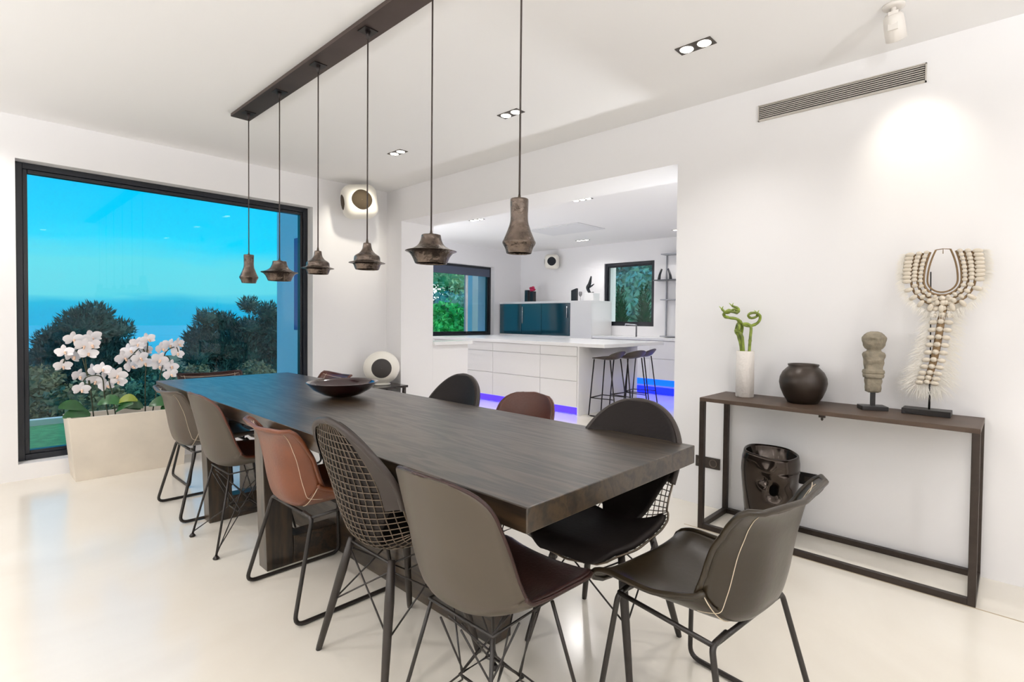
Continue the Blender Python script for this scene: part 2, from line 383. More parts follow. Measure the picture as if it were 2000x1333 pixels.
# sockets
dk = mat('dark_bronze_plate', (52, 44, 38), .4)
t = thing('wall_socket', 'dark double power socket on the wall behind the left end of the console', 'power socket', (XW, 1.532, .298))
MB().box((-.008, -.086, -.037), (0, .086, .037)).build('plate', dk, t, bevel=.002)
for s in (-1, 1):
    MB().lathe([(.026, -.0075), (.028, -.0115), (.022, -.0115), (.021, -.006), (.001, -.006)], (0, s*.04, 0), 24, axis='x', cap=False).build('outlet', mat('socket_face', (88, 76, 66), .4), t)
t = thing('wall_socket', 'black wall socket half hidden behind the dark vase under the console', 'power socket', (XW, .905, .318))
MB().box((-.008, -.05, -.036), (0, .05, .036)).build('plate', mat('black_plate', (22, 20, 20), .4), t, bevel=.002)
MB().box((-.012, -.02, -.012), (-.008, .02, .012)).build('outlet', dk, t)

# ------------------------------------------------------------------ dining table
TZ = .77; X0, X1, Y0, Y1 = .963, 1.898, .916, 4.663
t = thing('dining_table', 'long dark oak dining table with thick top and slab trestle base', 'table', (1.43, 2.79, 0))
def rel(o, t): o.location = -Vector(t.location); return o
rel(MB().box((X0, Y0, TZ-.069), (X1, Y1, TZ)).build('tabletop', oak_m, t, bevel=.003), t)
for yy in (2.74, 3.62):
    rel(MB().hexa([(1.0, yy-.04, 0), (1.13, yy-.04, 0), (1.13, yy+.06, 0), (1.0, yy+.06, 0)], [(.975, yy-.04, .70), (1.10, yy-.04, .70), (1.10, yy+.06, .70), (.975, yy+.06, .70)]).build('leg', oak_v, t, bevel=.003), t)
    rel(MB().hexa([(1.73, yy-.04, 0), (1.86, yy-.04, 0), (1.86, yy+.06, 0), (1.73, yy+.06, 0)], [(1.76, yy-.04, .70), (1.885, yy-.04, .70), (1.885, yy+.06, .70), (1.76, yy+.06, .70)]).build('leg', oak_v, t, bevel=.003), t)
    rel(MB().box((1.128, yy-.04, 0), (1.732, yy+.06, .14)).build('foot_beam', oak_m, t, bevel=.003), t)
rel(MB().box((1.35, 1.46, 0), (1.45, 4.15, .25)).build('stretcher', oak_m, t, bevel=.003), t)

# bowl
bm_ = mat('aubergine_glaze', (38, 14, 18), .12, spec=.7, coat=.5, var=.25, scale=9)
b = MB().lathe([(.001, .004), (.05, .0), (.062, .002), (.11, .016), (.165, .048), (.200, .085), (.205, .090), (.200, .092), (.185, .078), (.14, .045), (.08, .022), (.001, .016)], (0, 0, 0), 64, cap=False).build('bowl', bm_)
b.location = (1.55, 3.02, TZ+.001); tag(b, 'wide shallow dark aubergine glazed bowl on the dining table', 'bowl')

# ------------------------------------------------------------------ chairs
def prof_fn(pp, ww, curl, nvk=60):
    C = catmull(pp, nvk); d = np.gradient(C, axis=0); d /= np.linalg.norm(d, axis=1)[:, None]
    seglen = np.r_[0, np.cumsum(np.linalg.norm(np.diff(C, axis=0), axis=1))]; seglen /= seglen[-1]
    nrm = np.c_[-d[:, 1], d[:, 0]]
    # inside (sitter's) normal: up on the seat, forward on the back
    if nrm[nvk//4][1] < 0: nrm = -nrm
    G_ = np.linspace(-.2, 1.2, 281); ker = np.exp(-np.linspace(-2.2, 2.2, 31)**2); ker /= ker.sum()
    wv = np.array(ww, float); cv = np.array(curl, float)
    def sm(a):
        y_ = np.interp(G_, a[:, 0], a[:, 1]); z_ = np.convolve(np.pad(y_, 15, 'edge'), ker, 'valid'); return np.c_[G_, z_]
    wv = sm(wv); cv = sm(cv)
    def f(u, v):
        y = np.interp(v, seglen, C[:, 0]); z = np.interp(v, seglen, C[:, 1]); ny = np.interp(v, seglen, nrm[:, 0]); nz_ = np.interp(v, seglen, nrm[:, 1])
        w = np.interp(v, wv[:, 0], wv[:, 1]); k = np.interp(v, cv[:, 0], cv[:, 1])
        return f_end(u, v, y, z, ny, nz_, w, k)
    return f
def make_fn(pp, ww, curl, e0=(.14, 2.6), e1=(.14, 2.8), pw=2.3):
    global f_end
    def fe(u, v, y, z, ny, nz_, w, k):
        e = 1.0
        if v < e0[0]: e = max(0., 1-(1-v/e0[0])**e0[1])**(1/e0[1])
        if v > 1-e1[0]: e = min(e, max(0., 1-((v-1+e1[0])/e1[0])**e1[1])**(1/e1[1]))
        e = max(e, .04); c = k*abs(u*e)**pw
        return np.array((w*u*e, y+ny*c, z+nz_*c))
    f_end = fe
    base = prof_fn(pp, ww, curl)
    def g(u, v, fe=fe):
        global f_end
        f_end = fe; return base(u, v)
    return g
PP = [(.262, .405), (.255, .435), (.22, .452), (.10, .443), (-.02, .432), (-.10, .432), (-.165, .465), (-.195, .54), (-.215, .64), (-.24, .75), (-.262, .84)]
dsr = make_fn(PP, [(0, .19), (.12, .222), (.35, .235), (.55, .232), (.75, .222), (.9, .205), (1, .185)], [(0, .01), (.15, .035), (.4, .075), (.55, .10), (.75, .075), (1, .045)])
PW = [(.262, .41), (.25, .435), (.22, .45), (.10, .443), (-.02, .432), (-.10, .434), (-.16, .47), (-.195, .55), (-.22, .65), (-.25, .78), (-.275, .905)]
wire = make_fn(PW, [(0, .20), (.12, .23), (.3, .238), (.5, .215), (.62, .215), (.8, .235), (.9, .235), (1, .235)], [(0, .01), (.15, .03), (.4, .075), (.55, .10), (.75, .075), (1, .04)], e1=(.30, 2.1))
PS = [(.265, .415), (.262, .44), (.235, .455), (.12, .440), (-.02, .425), (-.12, .423), (-.175, .45), (-.20, .52), (-.215, .61), (-.226, .68), (-.232, .722), (-.246, .760), (-.272, .776)]
sling = make_fn(PS, [(0, .232), (.1, .238), (.3, .235), (.47, .222), (.6, .205), (.8, .205), (.93, .222), (1, .235)], [(0, .0), (.1, .04), (.3, .06), (.5, .115), (.65, .115), (.82, .095), (.93, .05), (1, .02)], e0=(.05, 2.4), e1=(.04, 2.4), pw=3.2)
def rim_pts(fn, off=0, us=1.0, v0=0.0, v1=1.0, n=60):
    a = [fn(us, v) for v in np.linspace(v0, v1, n)]; b_ = [fn(-us, v) for v in np.linspace(v1, v0, n)]
    return a+b_

def eiffel(t):
    q = [MB() for _ in range(4)]
    i = 0
    for sx in (-1, 1):
        for sy in (-1, 1):
            foot = (sx*.205, sy*.205, .012)
            leg = q[i]; i += 1
            leg.tube([foot, (sx*.135, sy*.12, .405)], .0058)
            leg.tube([(foot[0]-sx*.006, foot[1]-sy*.002, .03), (sx*.075, sy*.045, .175), (sx*.045, sy*.155, .40)], .0032, seg=6)
            leg.tube([(foot[0]-sx*.002, foot[1]-sy*.006, .03), (sx*.05, sy*.07, .175), (sx*.15, sy*.035, .41)], .0032, seg=6)
            leg.build('leg', black_rod, t)
            MB().lathe([(.013, 0), (.016, .006), (.008, .018)], (foot[0], foot[1], 0), 16).build('foot_glide', black_rod, t)
    c = MB()
    c.tube([(-.075, -.06, .175), (.075, -.06, .175), (.075, .06, .175), (-.075, .06, .175)], .0045, closed=True, seg=6)
    for sx in (-1, 1):
        c.tube([(sx*.075, -.06, .175), (sx*.055, 0, .235), (sx*.075, .06, .175)], .003, seg=6)
        c.tube([(sx*.075, -.055, .175), (-sx*.03, .15, .405)], .003, seg=6)
        c.tube([(sx*.075, .055, .175), (-sx*.03, -.14, .405)], .003, seg=6)
    c.tube([(-.14, -.125, .408), (.14, -.125, .408), (.14, .125, .418), (-.14, .125, .418)], .005, closed=True, seg=6)
    c.build('wire_brace', black_rod, t)
def shell_chair(label, inner):
    t = thing('shell_chair', label, 'chair', group='leather lined shell chairs')
    MB().sheet(dsr, 25, 56, -.006, 0).build('shell', shell_m, t)
    MB().sheet(dsr, 25, 56, .0005, .011, -.985, .985, .004, .996).build('upholstery', inner, t)
    r = MB().tube(rim_pts(dsr, us=1.0), .0062, closed=True, seg=6).build('piping', inner, t)
    eiffel(t)
    return t
def wire_chair(label):
    t = thing('wire_chair', label, 'chair', group='wire shell chairs with dark pads')
    wm = mat('bronze_wire', (96, 84, 72), .32, metal=.7)
    q = MB()
    for u in np.linspace(-.88, .88, 15): q.tube([fn for fn in (wire(u, v) for v in np.linspace(0.005, .995, 44))], .0021, seg=5)
    for v in np.r_[np.linspace(.06, .46, 13), np.linspace(.49, .95, 18)]: q.tube([wire(u, v) for u in np.linspace(-1, 1, 22)], .0021, seg=5)
    q.build('wire_shell', wm, t)
    MB().tube(rim_pts(wire), .0042, closed=True, seg=6).build('rim', wm, t)
    pad = mat('dark_brown_pad', (28, 22, 20), .6, spec=.25, bump=.1, bscale=80)
    MB().sheet(wire, 25, 30, .003, .022, -.97, .97, .01, .44).build('seat_pad', pad, t)
    def back(u, v):
        k = 1.0
        if v < .72: k = .34+.66*max(0, (v-.42)/.30)**1.1
        return wire(u*k, v)
    MB().sheet(back, 21, 36, .003, .018, -.985, .985, .42, .995).build('back_pad', pad, t)
    # pocket of the pad folded over the top rim
    def cap(u, v):
        return wire(u, v)
    q = MB(); pts = [wire(1, v) for v in np.linspace(.66, 1, 40)]+[wire(-1, v) for v in np.linspace(1, .66, 40)]
    q.tube(pts, .012, seg=8)
    for s in (-1, 1):
        vs = np.linspace(.66, 1, 40); A = [Vector(wire(s, v)) for v in vs]; B = [Vector(wire(s*.80, min(v, .955))) for v in vs]
        n = len(A); V = []
        for a, b2 in zip(A, B): V += [a+Vector((0, -.009, 0)), b2+Vector((0, -.008, 0))]
        q.add(V, [(2*i, 2*i+1, 2*i+3, 2*i+2) for i in range(n-1)], True)
    q.build('pad_pocket', mat('dark_brown_pad_edge', (44, 35, 30), .5), t)
    for sx in (-1, 1):
        for sy in (-1, 1):
            a = Vector((sx*.135, sy*.115, .425)); f = Vector((sx*.225, sy*.20, 0))
            MB().tube([a, a.lerp(f, .3), a.lerp(f, .96), f], [.0125, .0165, .0115, .010], seg=14).build('leg', wood_leg, t)
    q = MB()
    for sx in (-1, 1):
        q.tube([(sx*.185, .158, .19), (sx*.15, -.12, .39)], .0033, seg=6); q.tube([(sx*.185, -.158, .19), (sx*.15, .12, .39)], .0033, seg=6)
    for sy in (-1, 1):
        q.tube([(.185, sy*.158, .19), (-.14, sy*.12, .39)], .0033, seg=6); q.tube([(-.185, sy*.158, .19), (.14, sy*.12, .39)], .0033, seg=6)
    q.tube([(-.14, -.12, .415), (.14, -.12, .415), (.14, .12, .425), (-.14, .12, .425)], .005, closed=True, seg=6)
    q.build('wire_brace', black_rod, t)
    return t
def sled_chair(label, lm, name='leather_chair'):
    t = thing(name, label, 'chair', group='leather sling chairs on sled frames')
    MB().sheet(sling, 33, 64, -.0035, .0035).build('leather_sling', lm, t)
    MB().tube(rim_pts(sling, us=1.0, n=70), .0088, closed=True, seg=8).build('rolled_edge', lm, t)
    q = MB()
    for s in (-1, 1):
        for off in (-.0045, .0045):
            def on(u, v):
                p = sling(u, v); e = 1e-3; n_ = np.cross(sling(u+e, v)-p, sling(u, min(v+e, 1))-p) if v < .995 else np.array((0, 1, 0)); n_ = n_/(np.linalg.norm(n_)+1e-12)
                return p+n_*off
            q.tube([on(s*.80, v) for v in np.linspace(.44, .965, 40)], .0011, seg=4)
            q.tube([on(s*u, .52-.03*(1-u)) for u in np.linspace(.45, .98, 12)], .0016, seg=4)
    def on2(u, v):
        p = sling(u, v); e = 1e-3; n_ = np.cross(sling(u+e, v)-p, sling(u, v+e)-p); return p-n_/(np.linalg.norm(n_)+1e-12)*.005
    q.tube([on2(u, .495-.02*(1-abs(u))) for u in np.linspace(-.8, .8, 24)], .0014, seg=4)
    q.tube([on2(u, .955) for u in np.linspace(-.92, .92, 24)], .0014, seg=4)
    q.build('stitching', stitch_m, t)
    for s in (-1, 1):
        pts = [(s*.175, -.145, .425), (s*.215, -.16, .395)]
        def arc(c, a, b, n=6): return [tuple(np.array(c)*(1-0)+0) for _ in range(0)]
        B = Vector((s*.262, -.228, .0095)); Fp = Vector((s*.262, .225, .0095)); T = Vector((s*.205, .185, .415)); Bt = Vector((s*.205, -.13, .405))
        def corner(p0, c, p1, r=.045, n=6):
            d0 = (p0-c).normalized()*r; d1 = (p1-c).normalized()*r; out = []
            for i in range(n+1):
                k = i/n; out.append((1-k)**2*(c+d0)+2*k*(1-k)*c+k*k*(c+d1))
            return out
        path = [Vector((s*.13, -.13, .412))]+corner(Vector((s*.13, -.13, .412)), Bt, B, .02)+corner(Bt, B, Fp)+corner(B, Fp, T)+corner(Fp, T, Vector((s*.13, .185, .43)), .02)+[Vector((s*.13, .185, .43))]
        MB().tube(path, .0088, seg=10).build('leg', black_rod, t)
    q = MB()
    q.tube([(-.2, .185, .42), (.2, .185, .42)], .008); q.tube([(-.2, -.13, .405), (.2, -.13, .405)], .008)
    q.tube([(-.2, .185, .42), (-.2, -.13, .405)], .007); q.tube([(.2, .185, .42), (.2, -.13, .405)], .007)
    q.build('seat_frame', black_rod, t)
    return t
FX, FY, NX = -math.pi/2, 0, math.pi/2     # facing +x, +y, -x
cE = shell_chair('large taupe shell chair with dark brown leather seat in the foreground, wire legs', lea_dark); cE.location = (1.065, 1.155, 0); cE.rotation_euler.z = FX
cB = dup(cE, (1.08, 3.235, 0), FX, 'taupe shell chair with wire legs on the left side, second from the window')
cD = wire_chair('dark wire-mesh chair with padded top on dowel legs, left side of the table'); cD.location = (1.095, 1.70, 0); cD.rotation_euler.z = FX
cF = dup(cD, (1.685, 1.18, 0), NX+R(4), 'black padded wire chair with dowel legs under the near right corner of the table')
cH = dup(cD, (1.78, 2.49, 0), NX, 'dark round-backed chair across the table, left of the brown one')
cC = sled_chair('cognac leather chair with white stitching on a black sled frame, left side of the table', lea_cog); cC.location = (1.115, 2.385, 0); cC.rotation_euler.z = FX
def recolour(o, m, names=('leather_sling', 'rolled_edge')):
    for c in o.children:
        if c.name.split('.')[0] in names:
            c.data = c.data.copy(); c.data.materials[0] = m
    return o
cA = recolour(dup(cC, (1.10, 3.955, 0), FX, 'taupe leather chair on a black sled frame, nearest the orchid planter'), lea_taupe)
cK = recolour(dup(cC, (1.52, .68, 0), R(-6), 'black leather chair with curled back at the near end of the table'), lea_black)
cG = dup(cE, (1.88, 1.985, 0), NX, 'brown leather shell chair across the table, between two dark round-backed chairs')
for o_ in (cG, cB):
    for c_ in o_.children:
        if c_.name.split('.')[0] in ('upholstery', 'piping'): c_.data = c_.data.copy(); c_.data.materials[0] = lea_brown
cI = recolour(dup(cC, (1.84, 4.13, 0), NX, 'reddish brown leather chair whose top shows behind the bowl'), lea_brown)
cJ = recolour(dup(cC, (1.37, 4.65, 0), R(180), 'dark brown leather chair at the window end of the table, only its top edge showing'), lea_dark)

# ------------------------------------------------------------------ pendants
CXc = 1.39
can_m = mat('bronzed_canopy', (96, 84, 80), .5, metal=.9, var=.1, scale=6)
can = thing('ceiling_canopy', 'long dark bronze ceiling bar carrying six pendant cords', 'light canopy', (CXc, 2.7, H))
MB().box((-.062, -2.2, -.026), (.064, 1.55, -.004)).build('bar', can_m, can, bevel=.002)
MB().box((-.04, -2.1, -.004), (.04, 1.5, 0)).build('mounting_rail', mat('shadow_gap', (30, 28, 27), .8), can)
bz = mat('bronzed_glass', (98, 87, 79), .2, metal=.85, var=.4, scale=30, bump=.6, bscale=45, rvar=.08)
bottle = [(.028, 0), (.033, -.002), (.032, -.07), (.040, -.105), (.056, -.145), (.061, -.158), (.052, -.176), (.047, -.192), (.0455, -.197), (.044, -.19), (.05, -.17), (.056, -.155), (.036, -.10), (.029, -.06), (.028, -.012)]
hat = [(.037, 0), (.041, -.002), (.045, -.022), (.056, -.044), (.074, -.058), (.092, -.066), (.108, -.070), (.109, -.073), (.094, -.080), (.081, -.096), (.072, -.116), (.067, -.126), (.064, -.12), (.070, -.10), (.086, -.078), (.062, -.060), (.042, -.026), (.036, -.012)]
onion = [(.015, 0), (.019, -.003), (.024, -.03), (.038, -.05), (.058, -.064), (.063, -.075), (.066, -.092), (.089, -.101), (.068, -.107), (.060, -.125), (.056, -.134), (.054, -.128), (.060, -.106), (.058, -.075), (.034, -.055), (.017, -.03), (.014, -.012)]
def pendant(label, prof, y, zt, s=1.0):
    t = thing('pendant_lamp', label, 'pendant lamp', (CXc, y, zt), 0, 'bronze pendant lamps over the table')
    fine = [tuple(p) for p in catmull(prof, len(prof)*5)]
    MB().lathe([(max(r, .004)*s, z*s) for r, z in fine], (0, 0, 0), 48, cap=False, wob=lambda a, z: 1+.012*math.sin(6*a)).build('lamp_shade', bz, t)
    MB().lathe([(prof[0][0]*s, -.001), (prof[0][0]*s*.5, .002), (.006, .008), (.004, .02)], (0, 0, 0), 24).build('cap', bz, t)
    zc = H-.026-zt
    MB().tube([(0, 0, .015), (0, 0, zc)], .0036).build('cord', mat('dark_cord', (62, 52, 48), .5), t)
    q = MB().lathe([(.005, -.045), (.010, -.02), (.013, 0)], (0, 0, zc), 16)
    q.box((-.036, -.036, zc-.004), (.036, .036, zc-.0005))
    q.build('ceiling_grip', mat('dark_grip', (40, 33, 32), .4, metal=.4), t)
    MB().lathe([(.012, -.03), (.014, -.05), (.012, -.07)], (0, 0, -.02*s), 14).build('bulb_holder', mat('dark_grip', (40, 33, 32)), t)
    return t
pendant('nearest pendant lamp, tall bottle-shaped bronze shade in front of the kitchen', bottle, 1.377, 1.689)
pendant('large hat-shaped bronze pendant lamp with wide brim, second from the kitchen side', hat, 1.918, 1.614)
pendant('onion-shaped bronze pendant lamp below the upper wall speaker, fourth from the window end', onion, 2.458, 1.626)
pendant('onion-shaped bronze pendant lamp just right of the big window frame', onion, 3.003, 1.629, .99)
pendant('hat-shaped bronze pendant lamp against the window, second from the far end', hat, 3.545, 1.605)
pendant('farthest pendant lamp, small bottle-shaped shade against the blue sky', bottle, 4.081, 1.683)

# ------------------------------------------------------------------ console table and what stands on it
t = thing('console_table', 'narrow dark steel frame console table with brown top against the right wall', 'console table', (3.17, .76, 0))
CH = .79
top_m = mat('brown_patina_top', (74, 58, 46), .5, var=.18, scale=7, metal=.15)
rel(MB().box((2.982, .112, CH-.022), (3.366, 1.415, CH)).build('tabletop', top_m, t, bevel=.002), t)
for x in (2.982, 3.336):
    for y in (.112, 1.385):
        rel(MB().box((x, y, 0), (x+.03, y+.03, CH-.022)).build('leg', steel_dk, t, bevel=.002), t)
    rel(MB().box((x, .142, 0), (x+.03, 1.385, .03)).build('foot_rail', steel_dk, t, bevel=.002), t)
for y in (.112, 1.385):
    rel(MB().box((3.012, y, 0), (3.336, y+.03, .03)).build('foot_rail', steel_dk, t, bevel=.002), t)
rel(MB().box((2.984, .73, CH-.034), (3.0, .76, CH-.022)).lathe([(.003, 0), (.007, -.01), (.003, -.018)], (2.992, .745, CH-.032), 12).build('latch', steel_dk, t), t)

vm = mat('white_bisque', (226, 220, 214), .6, bump=.5, bscale=40)
v = MB().lathe([(.001, .0), (.050, 0), (.053, .003), (.053, .15), (.052, .277), (.050, .28), (.048, .277), (.048, .02), (.001, .018)], (0, 0, 0), 48, cap=False, wob=lambda a, z: 1+(.018*math.sin(z*150+math.sin(3*a)*2) if .05 < z < .2 and math.cos(a-3.9) > .5 else 0)).build('cylinder_vase', vm)
v.location = (3.22, 1.236, CH); tag(v, 'tall white ceramic cylinder vase at the left end of the console', 'vase')
bam = mat('bamboo_green', (122, 138, 50), .4, var=.5, scale=25)
def bamboo(name, base, pts, label, r=.0095):
    t = thing(name, label, 'plant', base, 0, 'curled bamboo stems in the white vase')
    C_ = catmull(pts, 60); rr = [r*(1.18 if i % 7 == 0 else 1)*(1-.25*i/60) for i in range(60)]
    MB().tube([tuple(p) for p in C_], rr, seg=8).build('stem', bam, t)
    tip = C_[-1]
    q = MB()
    for k in range(3):
        a = k*2.1; d = np.array((math.cos(a)*.3, math.cos(a), .9))*.022
        q.tube([tip, tip+d*.6, tip+d], [.004, .003, .0006], seg=5)
    q.build('shoot', mat('young_shoot', (150, 170, 70), .5), t)
    return t
Bz = CH+.02
def yz(L_): return [(x-3.22, y-1.236, z-Bz) for x, y, z in L_]
bamboo('bamboo_stem', (3.22, 1.236, Bz), yz([(3.22, 1.24, Bz), (3.22, 1.262, 1.08), (3.22, 1.285, 1.17), (3.24, 1.302, 1.20), (3.22, 1.285, 1.235), (3.19, 1.262, 1.215), (3.21, 1.28, 1.19), (3.24, 1.29, 1.25), (3.24, 1.32, 1.27), (3.2, 1.36, 1.275), (3.17, 1.34, 1.31), (3.2, 1.28, 1.305), (3.23, 1.29, 1.33), (3.22, 1.325, 1.345)]), 'left curled bamboo stem in the white vase, knotted with loops')
bamboo('bamboo_stem', (3.22, 1.236, Bz), yz([(3.22, 1.235, Bz), (3.21, 1.245, 1.08), (3.2, 1.255, 1.17), (3.2, 1.285, 1.195), (3.23, 1.30, 1.18), (3.25, 1.28, 1.16), (3.23, 1.262, 1.22), (3.20, 1.275, 1.26), (3.18, 1.32, 1.27), (3.21, 1.375, 1.29), (3.26, 1.36, 1.32), (3.24, 1.30, 1.30), (3.2, 1.30, 1.325), (3.2, 1.345, 1.30), (3.21, 1.385, 1.325)]), 'middle bamboo stem in the white vase, twisted around its neighbour')
bamboo('bamboo_stem', (3.22, 1.236, Bz), yz([(3.22, 1.225, Bz), (3.22, 1.212, 1.08), (3.22, 1.208, 1.15), (3.22, 1.205, 1.215), (3.21, 1.225, 1.235), (3.20, 1.245, 1.232), (3.22, 1.215, 1.222), (3.24, 1.175, 1.24), (3.24, 1.158, 1.275), (3.22, 1.17, 1.30), (3.20, 1.20, 1.30), (3.20, 1.215, 1.285), (3.22, 1.205, 1.27), (3.24, 1.18, 1.28), (3.23, 1.172, 1.30)]), 'right bamboo stem in the white vase, straight with a single coil on top')

pm = mat('dark_clay', (50, 40, 32), .36, var=.3, scale=5, metal=.3, bump=.08, bscale=30)
p_ = MB().lathe([(.001, .004), (.072, 0), (.080, .004), (.100, .035), (.119, .080), (.126, .115), (.122, .145), (.108, .175), (.086, .198), (.077, .206), (.082, .216), (.081, .221), (.073, .218), (.070, .205), (.095, .17), (.1, .1), (.07, .02), (.001, .016)], (0, 0, 0), 56, cap=False).build('clay_pot', pm)
p_.location = (3.222, .905, CH); tag(p_, 'round dark clay pot with short neck on the console', 'pot')

st = mat('weathered_stone', (134, 125, 108), .85, var=.3, scale=22, bump=.9, bscale=35)
t = thing('stone_figure', 'carved pale stone figure on a black stand on the console', 'sculpture', (3.24, .565, CH), R(118))
MB().box((-.062, -.042, 0), (.062, .042, .022)).build('base', mat('black_base', (22, 18, 18), .4), t, bevel=.002)
MB().box((-.010, -.009, .022), (.010, .009, .10)).build('post', mat('black_base', (22, 18, 18)), t)
secs = []
for (z, rx, ry, e) in [(.092, .024, .02, 4), (.097, .034, .027, 4), (.15, .038, .029, 4), (.168, .037, .029, 4), (.170, .046, .037, 3), (.178, .049, .040, 3), (.187, .048, .040, 3), (.190, .045, .036, 3), (.196, .049, .040, 3), (.21, .048, .038, 3), (.213, .042, .034, 3), (.24, .044, .034, 3), (.27, .048, .036, 3), (.292, .051, .038, 3), (.303, .048, .036, 3), (.309, .036, .03, 2.5), (.318, .032, .03, 2.2), (.324, .040, .036, 2.2), (.34, .050, .046, 2.1), (.362, .056, .052, 2.1), (.382, .056, .052, 2.1), (.398, .047, .045, 2), (.408, .034, .032, 2), (.414, .015, .015, 2)]:
    secs.append((z, rx, ry, e, 0, 0))
S2 = []
for a, b_ in zip(secs[:-1], secs[1:]):
    for k in range(3): S2.append(tuple(a[j]+(b_[j]-a[j])*k/3 for j in range(6)))
S2.append(secs[-1])
def face(p, a):
    if p.z > .325 and p.y > 0:
        d = 0
        d += .012*math.exp(-((p.x)/.008)**2-((p.z-.36)/.016)**2)                     # nose
        d += .007*math.exp(-((p.z-.38)/.006)**2)*math.exp(-(p.x/.035)**2)            # brow
        for s in (-1, 1): d -= .009*math.exp(-((p.x-s*.02)/.009)**2-((p.z-.368)/.008)**2)
        d -= .006*math.exp(-((p.x)/.016)**2-((p.z-.341)/.005)**2)
        p.y += d
    if .213 < p.z < .30 and p.y > 0:
        for s in (-1, 1): p.y += .007*math.exp(-((p.z-.262+s*p.x*.35)/.009)**2)*(1 if abs(p.x) < .04 else .5)
    if p.z < .168 and p.y > 0: p.y -= .008*math.exp(-(p.x/.005)**2)
    p.x += .0015*math.sin(p.z*140+a*3); p.y += .0012*math.sin(p.z*190+a*4)
    return p
MB().loft(S2, 48, face).build('figure', st, t)

# shell necklace on a stand
t = thing('shell_necklace', 'large cream shell and feather necklace hanging on a black stand on the console', 'necklace', (3.27, .335, CH))
O = Vector((3.27, .335, CH))
MB().box((-.05, -.10, 0), (.05, .10, .028)).build('base', mat('black_base', (22, 18, 18)), t, bevel=.002)
q = MB().tube([(0, -.01, .028), (0, -.01, .22)], .005).tube([(.012, -.01, .2), (.02, .0, .72)], .003); q.build('post', mat('black_base', (22, 18, 18)), t)
# neck line: U shape in the plane x = const (slightly curved)
cz, cyy = 1.50-CH, .285-.335
def U(k, off):   # k in [-1,1] along the neck line; off = distance outwards
    r0, st = .066+off, .150; arc = math.pi*.066/2; tot = arc+st; d = abs(k)*tot; sg = 1 if k > 0 else -1
    if d < arc:
        a = d/.066; y = r0*math.sin(a); z = -r0*math.cos(a)
    else:
        h_ = d-arc; y = r0-.03*(h_/st)**2*(1-off*4)+off*.12*(h_/st); z = h_*(1-.9*off)
    return Vector((-.01-off*.1, cyy-sg*y, cz-.035+z))
cordm = mat('plaited_cord', (120, 96, 66), .8)
q = MB(); q.tube([U(k, -.006) for k in np.linspace(-1, 1, 40)], .004)
q.tube([U(1, -.006), Vector((-.01, cyy+.0, U(1, 0).z+.004)), Vector((-.01, cyy+.0, U(1, 0).z-.02))], .0022, seg=6)
q.tube([U(-1, -.006), Vector((-.01, cyy+.0, U(-1, 0).z+.004))], .0022, seg=6)
for off in (.010, .034, .060): q.tube([U(k, off) for k in np.linspace(-.97, .97, 44)], .0055, seg=6)
q.build('cord', cordm, t)
shellm = mat('cream_shell', (206, 196, 180), .4)
bd = MB().ball((0, 0, 0), (.0085, .0145, .0085), 12, 8).build('shell_bead', shellm, t)
first = True
def bead(p, ang, sc=(1, 1, 1)):
    global first
    o = bd if first else bd.copy()
    if not first: COL.objects.link(o); o.parent = t
    first = False
    o.location = p; o.rotation_euler = (ang, 0, 0); o.scale = sc
for off, n, sc in ((.022, 25, (.9, .8, 1.1)), (.047, 26, (1, .9, 1.25)), (.077, 25, (1.05, 1.4, 1.35))):
    for i in range(n):
        k = -.97+1.94*i/(n-1); p = U(k, off); c_ = U(k, off+.01)-p
        bead(p+Vector((-.008, 0, 0)), math.atan2(c_.z, c_.y), sc)
tail = [(.283, 1.375), (.278, 1.33), (.285, 1.27), (.292, 1.20), (.30, 1.13), (.312, 1.06), (.325, 1.0), (.335, .955)]
T_ = catmull([(0, y-.335, z-CH) for y, z in tail], 14)
for i, p in enumerate(T_):
    w = .030
    bead(Vector(p)+Vector((-.02, 0, 0)), 0, (1.4, .95, 1.55))
    for s in (-1, 1):
        bead(Vector(p)+Vector((-.014, s*w, -.004)), s*-.12, (1.3, 1.3, 1.45))
MB().tube([tuple(Vector(p)+Vector((-.008, .0, 0))) for p in T_], .016, seg=8).build('backing_cord', cordm, t)
q = MB(); rr = random.Random(3)
def hair(p, d, ln_, w=.0007):
    d = d.normalized(); e = p+d*ln_*.55; f = p+d*ln_+Vector((0, 0, -ln_*.22)); s_ = d.cross(Vector((1, 0, 0))).normalized()*w
    q.add([p-s_, p+s_, e+s_*.9, e-s_*.9, f], [(0, 1, 2, 3), (3, 2, 4)])
for i in range(1500):
    k = rr.uniform(-1, 1); p = U(k, .090); c_ = (U(k, .100)-p); c_ += Vector((rr.uniform(-.004, .002), rr.uniform(-.004, .004), rr.uniform(-.006, .003)))
    hair(p+Vector((rr.uniform(-.006, .01), 0, 0)), c_, rr.uniform(.02, .048))
for i in range(1500):
    j = rr.uniform(0, 1); p = Vector(T_[min(13, int(j*13.99))])+Vector((0, 0, rr.uniform(-.03, .03))); s = rr.choice((-1, 1))
    hair(p+Vector((rr.uniform(-.012, .005), s*.045, 0)), Vector((rr.uniform(-.3, .2), s, rr.uniform(-.9, .1))), rr.uniform(.02, .075)*(.7+.8*j))
for i in range(500):
    p = Vector(T_[-1])+Vector((0, rr.uniform(-.05, .05), -.005)); hair(p, Vector((rr.uniform(-.2, .2), rr.uniform(-1, 1)*.8, -1)), rr.uniform(.03, .095), .001)
o = q.build('feather_fringe', mat('cream_feather', (242, 238, 230), .8), t); o['kind'] = 'stuff'

